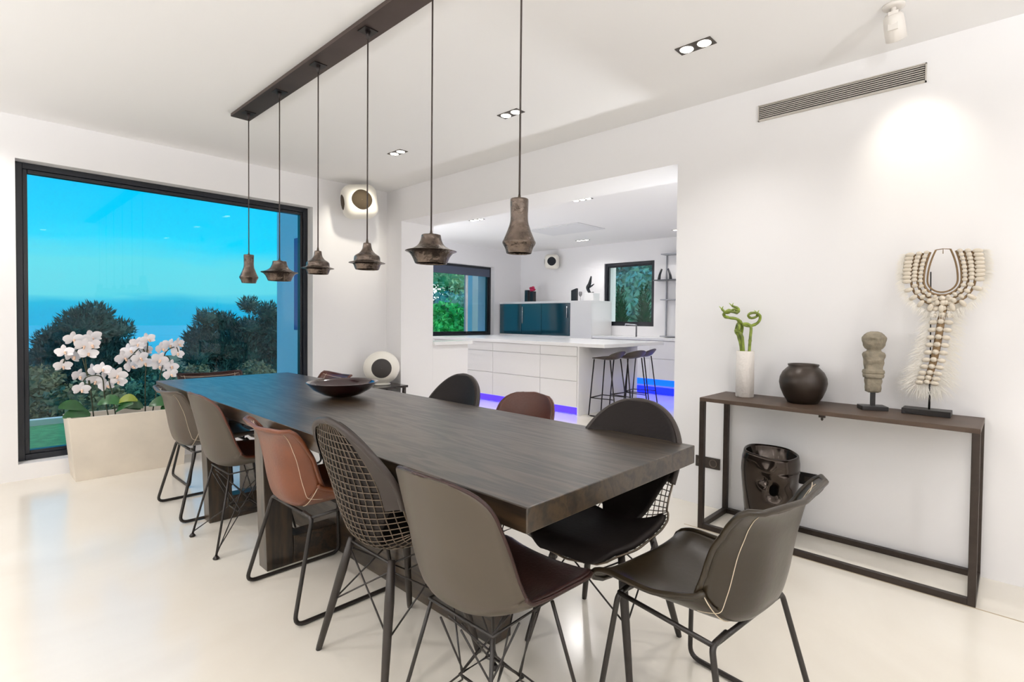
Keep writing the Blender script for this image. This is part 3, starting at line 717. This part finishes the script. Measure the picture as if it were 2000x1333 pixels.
# tall dark vase under the console
mm = mat('dark_metallic_glaze', (54, 46, 40), .13, metal=.75, var=.25, scale=4, spec=.7)
t = thing('floor_vase', 'tall dark glossy vase shaped like a knotted tree trunk under the console', 'vase', (3.172, 1.055, 0))
def trunk(p, a):
    r = Vector((p.x, p.y, 0)); rn = r.length
    k = 1+.035*math.sin(3*a+p.z*5)+.03*math.sin(5*a-p.z*9)
    d = 0
    for (a0, z0, sa, sz, dep) in ((3.55, .30, .22, .05, -.045), (3.95, .36, .28, .045, .022), (3.2, .36, .2, .04, -.035), (3.25, .41, .22, .03, .018), (3.6, .23, .3, .03, .016)):
        da = (a-a0+math.pi) % (2*math.pi)-math.pi
        d += dep*math.exp(-(da/sa)**2-((p.z-z0)/sz)**2)
    q_ = r*k+(r.normalized()*d if rn > 1e-6 else Vector())
    return Vector((q_.x, q_.y, p.z+(.014*math.cos(a-1.2) if p.z > .4 else 0)))
sec = []
for z in np.linspace(0, .49, 44):
    r = float(np.interp(z, [0, .03, .12, .25, .38, .45, .49], [.122, .128, .130, .138, .150, .150, .142])); sec.append((float(z), r, r*1.02, 2.3, 0, 0))
sec += [(.492, .134, .136, 2.3, 0, 0), (.48, .130, .132, 2.3, 0, 0), (.30, .115, .115, 2.3, 0, 0)]
MB().loft(sec, 72, trunk).build('body', mm, t)
MB().ball((-.100, -.048, .30), (.022, .026, .034), 16, 10).build('knot_hollow', mat('hollow_black', (6, 5, 5), .95, spec=.05), t)

# ------------------------------------------------------------------ speakers, side table in the window corner
spw = mat('white_plastic', (236, 232, 222), .35)
spk = mat('brown_grille_cloth', (62, 50, 32), .8, bump=.3, bscale=200)
spd = mat('dark_grille_cloth', (62, 58, 56), .8, bump=.3, bscale=200)
def speaker(name, label, loc, rz, s, gm, group=None, tilt=0):
    t = thing(name, label, 'speaker', loc, rz, group)
    q = MB(); hs = s/2
    q.box((-hs, -hs*.8, -hs), (hs, hs*.8, hs)); o = q.build('cabinet', spw, t, bevel=s*.26, seg=6)
    o.rotation_euler = (0, tilt, 0)
    for pz in o.data.polygons: pz.use_smooth = True
    c = MB().lathe([(.001, -hs*.8-.006), (s*.28, -hs*.8-.004), (s*.305, -hs*.8+.004)], (0, 0, 0), 40, axis='y', cap=False).build('speaker_grille', gm, t); c.rotation_euler = (0, tilt, 0)
    c = MB().lathe([(.001, -hs-.004), (s*.22, -hs-.003), (s*.24, -hs+.004)], (0, 0, 0), 40, axis='x', cap=False).build('side_grille', gm, t); c.rotation_euler = (0, tilt, 0)
    return t
t = speaker('wall_speaker', 'white rounded speaker with brown round grille high on the wall right of the big window', (2.90, 5.29, 2.49), R(-18), .35, spk, tilt=R(-8))
MB().tube([(0, .02, 0), (0, .21, 0)], .02).build('wall_bracket', wp, t)
t = speaker('wall_speaker', 'small white speaker with black round grille high on the kitchen wall above the oven cabinet', (8.24, 7.2, 2.44), R(-90+38), .30, mat('black_cloth', (20, 24, 32), .8))
MB().tube([(0, 0, 0), (.09, .13, 0)], .02).build('wall_bracket', wp, t)
t = thing('round_speaker', 'white egg-shaped speaker with dark round grille on the small table in the corner', 'speaker', (3.155, 5.26, .50), R(-31))
MB().ball((0, 0, .19), (.195, .16, .185), 40, 28).build('cabinet', spw, t)
MB().lathe([(.001, -.168), (.09, -.160), (.106, -.138)], (0, 0, .195), 40, axis='y', cap=False).build('speaker_grille', spd, t)
MB().lathe([(.09, 0), (.10, .012), (.06, .03)], (0, 0, 0), 32).build('stand', spw, t)
t = thing('side_table', 'low dark side table in the corner under the round speaker', 'side table', (3.12, 5.26, 0))
dt = mat('dark_gloss', (40, 34, 32), .15, spec=.6)
MB().box((-.26, -.22, .475), (.235, .22, .50)).build('tabletop', dt, t, bevel=.003)
for sx in (-.235, .19):
    for sy in (-.2, .17): MB().box((sx, sy, 0), (sx+.03, sy+.03, .475)).build('leg', dt, t)
MB().box((-.24, -.2, .36), (.215, .2, .375)).build('shelf', dt, t)

# ------------------------------------------------------------------ planter with orchids
pl = mat('cream_travertine', (222, 212, 197), .55, var=.09, scale=3.5, bump=.05, bscale=20)
t = thing('planter_box', 'cream rectangular stone planter under the big window', 'planter', (.9, 5.33, 0))
q = MB(); b0, b1, z1 = (.575, 5.19), (1.262, 5.47), .475
o0, o1 = (.535, 5.175), (1.29, 5.485)
def rect(a, b, z): return [(a[0], a[1], z), (b[0], a[1], z), (b[0], b[1], z), (a[0], b[1], z)]
vs = rect(b0, b1, 0)+rect(o0, o1, z1)+rect((o0[0]+.022, o0[1]+.022), (o1[0]-.022, o1[1]-.022), z1)+rect((o0[0]+.03, o0[1]+.03), (o1[0]-.03, o1[1]-.03), z1-.05)
fs = [(3, 2, 1, 0)]
for lv in range(3):
    for k in range(4): fs.append((lv*4+k, lv*4+(k+1) % 4, lv*4+4+(k+1) % 4, lv*4+4+k))
q.add(vs, fs); rel(q.build('box', pl, t, bevel=.002), t)
soil = MB(); soil.box((.56, 5.2, z1-.055), (1.265, 5.46, z1-.045)); rel(soil.build('soil', mat('dark_bark', (58, 48, 42), .9, bump=1, bscale=40), t), t)
rel(MB().box((b0[0]+.01, b0[1]+.004, .0), (b1[0]-.01, b1[1], .006)).build('plinth', mat('shadow_gap', (30, 28, 27)), t), t)
petal_m = mat('white_petal', (246, 243, 246), .5); lip_m = mat('orchid_lip', (226, 192, 168), .5)
stem_m = mat('orchid_stem', (52, 58, 38), .5); leaf_m = mat('orchid_leaf', (40, 88, 44), .3, var=.3, scale=9)
def petal_mesh():
    q = MB(); Rr = .05
    for k, (ang, ln_, w) in enumerate(((90, 1.0, .62), (210, .95, .58), (330, .95, .58), (12, 1.08, .98), (168, 1.08, .98))):
        a = R(ang); c, s = math.cos(a), math.sin(a); n = 6; V = []
        for i in range(n+1):
            f = i/n; ww = w*.5*Rr*math.sin(math.pi*min(1, f*.93+.04))**.6
            for j in (-1, 0, 1):
                lx = f*Rr*ln_; ly = j*ww; yy = -.004-(.012*f*f if k < 3 else .006*f)+(.004 if j else 0)-(.004 if k >= 3 else 0)
                V.append((lx*c-ly*s, yy+.012, lx*s+ly*c))
        Fc = []
        for i in range(n):
            for j in range(2): Fc.append((i*3+j, i*3+j+1, i*3+j+4, i*3+j+3))
        q.add(V, Fc, True)
    return q
pet0 = petal_mesh().build('flower', petal_m); lip0 = MB().ball((0, -.008, -.006), (.007, .010, .008), 8, 6).ball((0, -.012, -.016), (.006, .008, .007), 8, 6).build('lip', lip_m, pet0)
used_pet = [False]
ORCH = [
 ('orchid with tall white spray at the far left of the planter', (.70, 5.33), [[(.70, .44), (.685, .62), (.655, .82), (.62, .955), (.56, .965), (.527, .88)], [(.695, .5), (.68, .7), (.655, .88), (.66, .985), (.70, 1.04)]],
  [(0.588, 1.059), (0.641, 1.011), (0.696, 1.069), (0.686, 1.016), (0.531, 0.968), (0.583, 0.931), (0.526, 0.858), (0.668, 0.951)]),
 ('shortest white orchid in the planter with two low stems', (.80, 5.30), [[(.785, .44), (.76, .62), (.745, .76), (.66, .77), (.62, .70)], [(.83, .44), (.81, .62), (.79, .74), (.83, .75)]],
  [(0.617, 0.776), (0.621, 0.681), (0.712, 0.817), (0.712, 0.733), (0.787, 0.788), (0.84, 0.772), (0.777, 0.691), (0.849, 0.722), (0.745, 0.827)]),
 ('white orchid on a straight stem in the middle right of the planter', (1.03, 5.35), [[(1.03, .44), (1.03, .68), (1.035, .88), (1.01, .98), (.95, .93), (.90, .86)], [(1.03, .7), (1.04, .9), (1.05, 1.02)]],
  [(0.894, 0.904), (0.938, 0.834), (0.934, 0.959), (0.989, 0.9), (0.979, 1.013), (1.046, 1.05), (1.045, 0.961), (1.024, 0.854)]),
 ('rightmost white orchid in the planter, behind the taupe leather chair', (1.10, 5.33), [[(1.075, .44), (1.10, .6), (1.145, .82), (1.17, .94), (1.24, .98), (1.26, .92)], [(1.13, .75), (1.165, .9), (1.2, .86), (1.195, .76)]],
  [(1.14, 0.97), (1.123, 0.823), (1.205, 0.994), (1.249, 0.927), (1.26, 1.006), (1.204, 0.818), (1.193, 0.753), (1.118, 0.881)])]
LEAF = [[(.60, .52, -.2, 1), (.73, .55, .3, 1), (.66, .47, .1, 1.1)], [(.86, .55, .1, .8), (.84, .48, -.4, .7)], [(.97, .48, -.3, 1), (1.06, .50, .3, 1.1), (1.0, .49, 0, 1)], [(1.14, .42, .9, 1.1), (1.2, .40, 1.0, 1), (1.14, .50, .2, 1)]]
for oi, (lab, (ox, oy), stems, fl) in enumerate(ORCH):
    t = thing('orchid', lab, 'orchid', (ox, oy, z1-.045), 0, 'white orchids in the planter')
    z0 = z1-.045
    for s in stems:
        C_ = catmull([(x-ox, 0, z-z0) for x, z in s], 24); MB().tube([tuple(p) for p in C_], .0045, seg=6).build('stem', stem_m, t)
    for i, (x, z) in enumerate(fl):
        rr_ = random.Random(oi*20+i)
        if not used_pet[0]: f = pet0; used_pet[0] = True
        else:
            f = pet0.copy(); COL.objects.link(f); l2 = lip0.copy(); COL.objects.link(l2); l2.parent = f
        f.parent = t; f.location = (x-ox, rr_.uniform(-.05, .03), z-z0); f.rotation_euler = (rr_.uniform(-.35, .25), rr_.uniform(-.4, .4), rr_.uniform(-.1, .55)+.1)
        f.scale = (rr_.uniform(1.1, 1.32),)*3
    for (lx, lz, an, sc) in LEAF[oi]:
        q = MB(); V = []; n = 8; L_ = .15*sc; dirx = 1 if lx > ox else -1
        for i in range(n+1):
            f = i/n; w = .042*sc*math.sin(math.pi*(f*.94+.03))**.6
            px = dirx*L_*f; pz = .14*f-(.12+an*.10)*f*f
            for j in (-1, 0, 1): V.append((px+j*w*.25, -.03+j*w*.45-.04*f, .035+pz+j*w*.85+abs(j)*.008))
        q.add(V, [(i*3+j, i*3+j+1, i*3+j+4, i*3+j+3) for i in range(n) for j in range(2)], True)
        lf = q.build('leaf', mat('yellow_green_leaf', (118, 132, 44), .4) if (oi == 1 and an > 0) else leaf_m, t); lf.location = ((lx-ox)*.6, 0, max(.0, lz-z0-.04))

# ------------------------------------------------------------------ kitchen
ISL = thing('kitchen_island', 'white handleless kitchen island with drawer fronts and a blue lit plinth', 'kitchen island', (6.06, 5.6, 0))
def ib(nm, a, b, m=lacquer, par=ISL, bv=.0015): return rel(MB().box(a, b).build(nm, m, par, bevel=bv), par)
ib('body', (5.39, 4.235, .1), (6.76, 7.3, .90)); ib('end_panel', (5.37, 4.21, 0), (6.78, 4.235, .90)); ib('end_panel', (5.39, 7.3, 0), (6.76, 7.32, .9))
ib('countertop', (5.34, 3.79, .90), (6.80, 7.36, .945), mat('white_worktop', (240, 240, 240), .2))
ib('toe_kick', (5.43, 4.24, 0), (6.7, 7.3, .1), mat('toe_kick_white', (220, 222, 230), .3))
led = mat('blue_led', (60, 40, 255), .5, emit=(62, 38, 240), estr=2.2)
led2 = mat('blue_led_soft', (20, 60, 255), .5, emit=(10, 20, 225), estr=2.0)
ib('led_strip', (5.41, 4.245, .012), (5.43, 7.3, .098), led)
ys = [4.24, 4.888, 5.85, 6.8, 7.3]; zs = [.102, .445, .768, .897]
for j in range(4):
    for i in range(3): ib('drawer_front', (5.37, ys[j]+.0025, zs[i]+.003), (5.389, ys[j+1]-.0025, zs[i+1]-.003), bv=.001)
t = sbox('trim_3', (3.813, 5.18, .925), (4.40, 5.50, .965), mat('white_worktop', (240, 240, 240), .2))
# tap on the worktop
t = thing('kitchen_tap', 'slim square dark tap in front of the small kitchen window', 'tap', (8.05, 5.03, .955))
MB().tube([(0, 0, 0), (0, 0, .21)], .014).build('column', mat('tap_steel', (96, 96, 100), .3, metal=.7), t)
MB().tube([(0, 0, .21), (-.05, .20, .225), (-.05, .20, .195)], .011).build('spout', chrome, t)
# base units on the right
rb = thing('base_cabinet', 'white base cabinet run with deep blue lit plinth below the small kitchen window', 'kitchen cabinet', (8.1, 4.1, 0))
def cb(nm, a, b, m=lacquer, bv=.0015): return rel(MB().box(a, b).build(nm, m, rb, bevel=bv), rb)
cb('body', (7.82, 2.4, .262), (8.395, 5.795, .915)); cb('countertop', (7.77, 2.4, .915), (8.395, 5.795, .955), mat('white_worktop', (240, 240, 240), .2))
cb('toe_kick', (7.93, 2.4, 0), (8.395, 5.795, .262), mat('toe_kick_white', (220, 222, 230), .3))
cb('led_strip', (7.905, 2.42, .15), (7.93, 5.79, .26), mat('blue_led_sky', (0, 90, 255), .5, emit=(0, 92, 255), estr=1.6)); cb('led_strip', (7.905, 2.42, .005), (7.93, 5.79, .12), led2)
for y0, y1 in ((2.42, 3.3), (3.3, 3.95), (3.95, 4.6), (4.6, 5.2), (5.2, 5.79)):
    cb('door', (7.80, y0+.002, .265), (7.819, y1-.002, .607)); cb('drawer_front', (7.80, y0+.002, .612), (7.819, y1-.002, .905))
# oven cabinet
oc = thing('oven_cabinet', 'white freestanding oven housing with three dark glass fronts at the back of the kitchen', 'oven cabinet', (8.07, 7.0, 0))
def ob(nm, a, b, m=lacquer, bv=.0015): return rel(MB().box(a, b).build(nm, m, oc, bevel=bv), oc)
ob('body', (7.77, 5.80, 0), (8.395, 8.245, 1.565)); ob('top_panel', (7.75, 5.80, 1.565), (8.395, 8.245, 1.605))
ob('side_panel', (7.75, 5.80, .0), (7.769, 6.30, 1.565)); ob('base_panel', (7.75, 6.30, 0), (7.769, 8.245, .935))
dgl = mat('dark_oven_glass', (22, 62, 76), .06, spec=.8)
for y0, y1 in ((6.305, 7.025), (7.03, 7.57), (7.575, 8.22)):
    d = ob('oven_door', (7.742, y0+.002, .94), (7.769, y1-.002, 1.56), dgl)
    if y0 < 7.5:
        yy = y1-.03 if y0 > 7 else y0+.06
        hnd = MB().tube([(7.725, yy, 1.16 if y0 > 7 else 1.28), (7.725, yy, 1.50 if y0 > 7 else 1.5)], .009).build('handle', chrome, d); 
# things on the oven cabinet
bkv = mat('black_ceramic', (18, 22, 28), .25)
for y, h, lab in ((7.66, .25, 'slim empty black vase at the left end of the oven cabinet top'), (7.50, .22, 'slim black vase holding the red flower on the oven cabinet')):
    v = MB().box((-.045, -.045, 0), (.045, .045, h)).build('block_vase', bkv, bevel=.008); v.location = (8.0, y, 1.606); tag(v, lab, 'vase', 'black vases on the oven cabinet')
t = thing('red_flower', 'crimson flower on top of the black vase on the oven cabinet', 'flower', (8.0, 7.50, 1.826))
q = MB()
for k in range(9):
    a = k*.7; q.ball((.03*math.cos(a), .035*math.sin(a)+.02, .05+.03*math.sin(k*2.3)), (.035, .035, .028), 8, 6)
q.build('petals', mat('crimson_petal', (170, 20, 70), .6), t); MB().tube([(0, 0, -.0), (0, .01, .05)], .006).build('stem', leaf_m, t)
v = MB().hexa([(-.03, -.065, 0), (.03, -.065, 0), (.03, .065, 0), (-.03, .065, 0)], [(-.03, -.065, .25), (.03, -.065, .25), (.03, .065, .21), (-.03, .065, .21)]).build('slate_block', bkv, bevel=.006); v.location = (8.0, 6.40, 1.606); tag(v, 'black slanted slab ornament on the oven cabinet', 'ornament')
v = MB().lathe([(.03, 0), (.032, .003), (.004, .008), (.004, .08), (.028, .11), (.034, .15), (.030, .18)], (0, 0, 0), 20, cap=False).build('wine_glass', mat('smoked_glass', (130, 128, 130), .1, spec=.8)); v.location = (8.0, 6.255, 1.606); tag(v, 'small stemmed glass beside the black slab on the oven cabinet', 'glass')
v = MB().box((-.1, -.11, 0), (.1, .11, .15)).build('white_box', lacquer, bevel=.01); v.location = (8.05, 6.02, 1.606); tag(v, 'white box on the oven cabinet under the black twisted sculpture', 'box')
t = thing('abstract_sculpture', 'black twisted sculpture on the white box in the kitchen', 'sculpture', (8.05, 6.06, 1.757))
C_ = catmull([(0, -.08, .01), (0, 0, .0), (0, .06, .10), (0, .02, .17), (0, .0, .24), (0, -.02, .32)], 24)
MB().tube([tuple(p) for p in C_], [.012+.022*math.sin(math.pi*i/23) for i in range(24)]).tube([(0, .04, .1), (0, -.04, .14), (0, -.09, .17)], [.02, .016, .006]).build('figure', bkv, t)
# open shelf unit at the right
t = thing('wall_shelf', 'open glass wall shelf unit right of the small kitchen window', 'shelf', (8.28, 4.3, 0))
shm = mat('shelf_grey', (150, 152, 158), .3)
for z, y1, m_ in ((1.955, 4.80, mat('shelf_dark', (70, 72, 78), .3)), (1.61, 4.64, shm), (.975, 4.64, shm), (2.40, 4.64, shm)):
    rel(MB().box((8.18, 3.6, z-.008), (8.395, y1, z+.008)).build('shelf_board', m_, t), t)
rel(MB().box((8.37, 4.62, .96), (8.395, 4.64, 2.42)).build('upright', shm, t), t)
t.location = (8.28, 4.3, 0)
for y, s, lab in ((4.69, 1, 'left black curved horn ornament on the dark wall shelf'), (4.53, -1, 'right black curved horn ornament on the dark wall shelf')):
    C_ = catmull([(0, s*.035, 0), (0, s*.02, .09), (0, -s*.02, .19)], 12)
    v = MB().tube([tuple(p) for p in C_], [.028-.0012*i for i in range(12)]).build('horn_ornament', bkv); v.location = (8.28, y, 1.964); tag(v, lab, 'ornament', 'horn ornaments on the wall shelf')
# ceiling extractor outline
h = thing('ceiling_extractor', 'flush white ceiling extractor panel above the kitchen', 'extractor', (6.6, 5.5, H))
MB().box((-.35, -.55, -.012), (.35, .55, -.0005)).build('panel', mat('extractor_white', (226, 226, 228), .5), h, bevel=.003)
MB().box((-.30, -.50, -.016), (.30, .50, -.0122)).build('inner_panel', mat('extractor_white', (226, 226, 228)), h, bevel=.002)
# bar stools
def stool(label):
    t = thing('bar_stool', label, 'bar stool', group='bar stools at the island')
    sp_ = [(.19, .74), (.17, .752), (.08, .742), (-.03, .735), (-.12, .752), (-.17, .80), (-.20, .85)]
    f = make_fn(sp_, [(0, .17), (.3, .205), (.7, .21), (1, .19)], [(0, .0), (.4, .03), (.8, .04), (1, .03)], e0=(.2, 2.2), e1=(.22, 2.2))
    MB().sheet(f, 17, 28, -.005, .006).build('seat', mat('stool_shell', (64, 54, 48), .45), t)
    for sx in (-1, 1):
        P_ = [(sx*.15, .13, .74), (sx*.17, .19, .012), (sx*.17, .16, .008), (sx*.175, -.17, .008), (sx*.175, -.2, .012), (sx*.15, -.1, .74)]
        MB().tube(P_, .0085).build('leg', black_rod, t)
    q = MB().tube([(-.162, .172, .24), (.162, .172, .24)], .008); q.tube([(-.162, .172, .24), (-.165, -.17, .24)], .006); q.tube([(.162, .172, .24), (.165, -.17, .24)], .006); q.build('footrest', black_rod, t)
    return t
s1 = stool('leftmost black bar stool at the island overhang'); s1.location = (5.66, 3.95, 0); s1.rotation_euler.z = R(8)
dup(s1, (6.06, 3.90, 0), R(-6), 'middle black bar stool at the island, overlapping the left one')
dup(s1, (6.50, 3.98, 0), R(12), 'rightmost black bar stool, in front of the blue lit plinth')

# ------------------------------------------------------------------ outside
grass = mat('lawn_grass', (70, 150, 90), .9, var=.25, scale=12, bump=.6, bscale=80)
sbox('lawn', (-30, 5.81, -.3), (3.39, 8.75, -.1), grass)
sbox('terrace_kerb', (-30, 8.75, -.3), (3.39, 8.87, -.03), mat('pale_kerb', (200, 215, 205), .7))
sbox('kitchen_garden_ground', (6.2, 8.78, -.3), (14, 16, -.1), grass)
sbox('hillside', (-60, 8.9, -6), (3.3, 70, -3.2), mat('scrub_ground', (70, 92, 70), .95, var=.4, scale=.8))
sbox('hillside_right', (3.3, 16.1, -6), (60, 70, -3.2), mat('scrub_ground', (70, 92, 70)))
sbox('sea', (-2500, 80, -70), (2500, 3800, -60), mat('sea_water', (34, 178, 200), .6, var=.05, scale=.01, spec=.5))
# recessed shutter on the outer kitchen wall
sbox('window_4', (3.385, 7.90, 1.05), (3.41, 8.10, 2.42), mat('outer_shutter', (60, 80, 150), .5))
fol = {}
def foliage_mat(nm, rgb): return mat(nm, rgb, .8, var=.45, scale=3, spec=.2)
def tufts(blobs, n, size, seed, flat=1.0, spiky=False):
    r = np.random.default_rng(seed); q = MB(); B = np.array(blobs, float)
    w = B[:, 3]*B[:, 4]*B[:, 5]; idx = r.choice(len(B), n, p=w/w.sum())
    d = r.normal(size=(n, 3)); d /= np.linalg.norm(d, axis=1)[:, None]; rad = r.uniform(.55, 1.06, n)[:, None]
    c = B[idx, :3]+d*rad*B[idx, 3:6]
    a = r.normal(size=(n, 3)); a /= np.linalg.norm(a, axis=1)[:, None]; b = np.cross(a, r.normal(size=(n, 3))); b /= np.linalg.norm(b, axis=1)[:, None]
    s = size*r.uniform(.5, 1.4, n)[:, None]; k = .28 if spiky else .6
    if spiky: a = d*.8+a*.6; a[:, 2] += .5; a /= np.linalg.norm(a, axis=1)[:, None]
    V = np.stack([c-b*s*k, c+b*s*k, c+a*s*1.5], 1).reshape(-1, 3)
    q.v = [tuple(p) for p in V]; q.f = [(3*i, 3*i+1, 3*i+2) for i in range(n)]; q.sm = [False]*n
    return q
def core(blobs, k=.8):
    q = MB()
    for (x, y, z, a, b, c) in blobs: q.ball((x, y, z), (a*k, b*k, c*k), 12, 8)
    return q
def tree(name, label, cat, base, blobs, n, size, rgb, seed, trunk=None, spiky=True, group=None):
    t = thing(name, label, cat, base, 0, group); B = Vector(base)
    rb_ = [(x-B.x, y-B.y, z-B.z, a, b, c) for x, y, z, a, b, c in blobs]
    m_ = foliage_mat('foliage_%d_%d_%d' % rgb, rgb)
    q = tufts(rb_, n, size, seed, spiky=spiky); c_ = core(rb_, .72); q.add(c_.v, c_.f)
    o = q.build('crown', m_, t)
    if trunk: MB().tube([(0, 0, 0), (.1, 0, trunk*.5), (0, 0, trunk)], [.22, .16, .1]).build('trunk', mat('bark', (70, 58, 48), .9), t)
    return t
def blobset(cx, y, cz, w, h, n, seed, depth=1.6, br=.55):
    r = random.Random(seed); out = [(cx, y, cz-h*.1, w*.38, depth*.6, h*.38)]
    for i in range(n):
        a = r.uniform(0, 2*math.pi); k = r.uniform(.55, 1.12)
        x = cx+math.cos(a)*w*.42*k; z = cz+math.sin(a)*h*.42*k; s = r.uniform(.5, 1.2)*br*(.8 if k > .95 else 1)
        out.append((x, y+r.uniform(-.5, .5)*depth, z, s, s, s*.8))
    return out
PG = 'pine trees beyond the lawn'
tree('pine_tree', 'dark pine tree left of the gap, behind the orchids', 'tree', (2.1, 18, -3.2), blobset(2.15, 18, -.1, 2.3, 2.9, 26, 1, br=.42), 34000, .085, (44, 84, 80), 1, 3.0, group=PG)
tree('pine_tree', 'taller dark pine tree right of the gap, beside the outer house wall', 'tree', (5.9, 18, -3.2), blobset(5.95, 18, .1, 2.9, 3.5, 36, 2, br=.5), 44000, .085, (42, 84, 78), 2, 3.0, group=PG)
tree('pine_tree', 'low pine tree in the gap between the two big pines', 'tree', (3.9, 21.5, -3.2), blobset(3.9, 21.5, -1.15, 2.6, 2.3, 18, 3, br=.4), 16000, .09, (50, 98, 86), 3, 2.0, group=PG)
BG = 'grey-green shrubs below the lawn edge'
tree('shrub', 'large grey-brown shrub at the left edge of the window', 'shrub', (.8, 12, -3.2), blobset(1.15, 12.2, -.75, 2.0, 2.2, 14, 4, br=.4), 24000, .055, (110, 120, 92), 4, 1.5, False, BG)
tree('shrub', 'green shrub behind the planter', 'shrub', (2.4, 13, -3.2), blobset(2.5, 13, -1.1, 2.4, 1.9, 14, 5, br=.4), 24000, .055, (60, 110, 96), 5, 1.5, False, BG)
tree('shrub', 'brownish shrub in front of the taller pine', 'shrub', (4.6, 14.5, -3.2), blobset(4.6, 14.5, -.9, 2.6, 2.0, 14, 6, br=.4), 24000, .055, (92, 108, 86), 6, 1.5, False, BG)
# outside the kitchen windows
GG = 'garden greenery behind the kitchen windows'
tree('hedge', 'bright green hedge behind the kitchen window left of the ovens', 'hedge', (9.3, 12.2, -.2), [(8.6, 12.2, .5, .9, .6, 1.15), (9.6, 12.4, .6, .8, .6, 1.1), (10.4, 12.4, .4, .7, .6, .95), (7.7, 12.2, .3, .7, .6, .9)], 12000, .09, (70, 200, 110), 7, None, False, GG)
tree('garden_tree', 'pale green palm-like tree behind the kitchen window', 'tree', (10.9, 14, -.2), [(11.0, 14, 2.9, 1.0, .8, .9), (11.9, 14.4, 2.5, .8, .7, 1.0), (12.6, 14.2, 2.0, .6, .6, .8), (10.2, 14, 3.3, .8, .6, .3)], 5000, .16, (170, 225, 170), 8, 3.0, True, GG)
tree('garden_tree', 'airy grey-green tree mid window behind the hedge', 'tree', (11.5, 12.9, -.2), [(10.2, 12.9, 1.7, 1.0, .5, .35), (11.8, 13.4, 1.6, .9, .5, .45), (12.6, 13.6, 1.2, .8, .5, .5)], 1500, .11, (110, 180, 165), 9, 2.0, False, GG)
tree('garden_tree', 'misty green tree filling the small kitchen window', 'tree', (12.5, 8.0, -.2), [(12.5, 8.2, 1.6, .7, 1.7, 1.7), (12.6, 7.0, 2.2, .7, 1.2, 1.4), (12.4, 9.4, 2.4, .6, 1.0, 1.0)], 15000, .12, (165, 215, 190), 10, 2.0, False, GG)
for y, lab in ((6.80, 'left dark green cypress column behind the small kitchen window'), (6.18, 'right dark green cypress column behind the small kitchen window')):
    tree('cypress', lab, 'tree', (10.2, y, -.2), [(10.2, y, .9, .14, .14, 1.15)], 1500, .07, (10, 80, 45), 11, None, True, 'cypress columns behind the small kitchen window')
sbox('garden_ground_right', (8.81, 1, -.3), (20, 8.77, -.1), grass)
c_ = MB().box((7.93, 9.35, -.1), (8.15, 9.55, 3.0)).build('porch_column', mat('column_white', (232, 236, 238), .6), bevel=.01); tag(c_, 'white porch column outside the kitchen window left of the ovens', 'column')
S.view_settings.exposure = 0.0
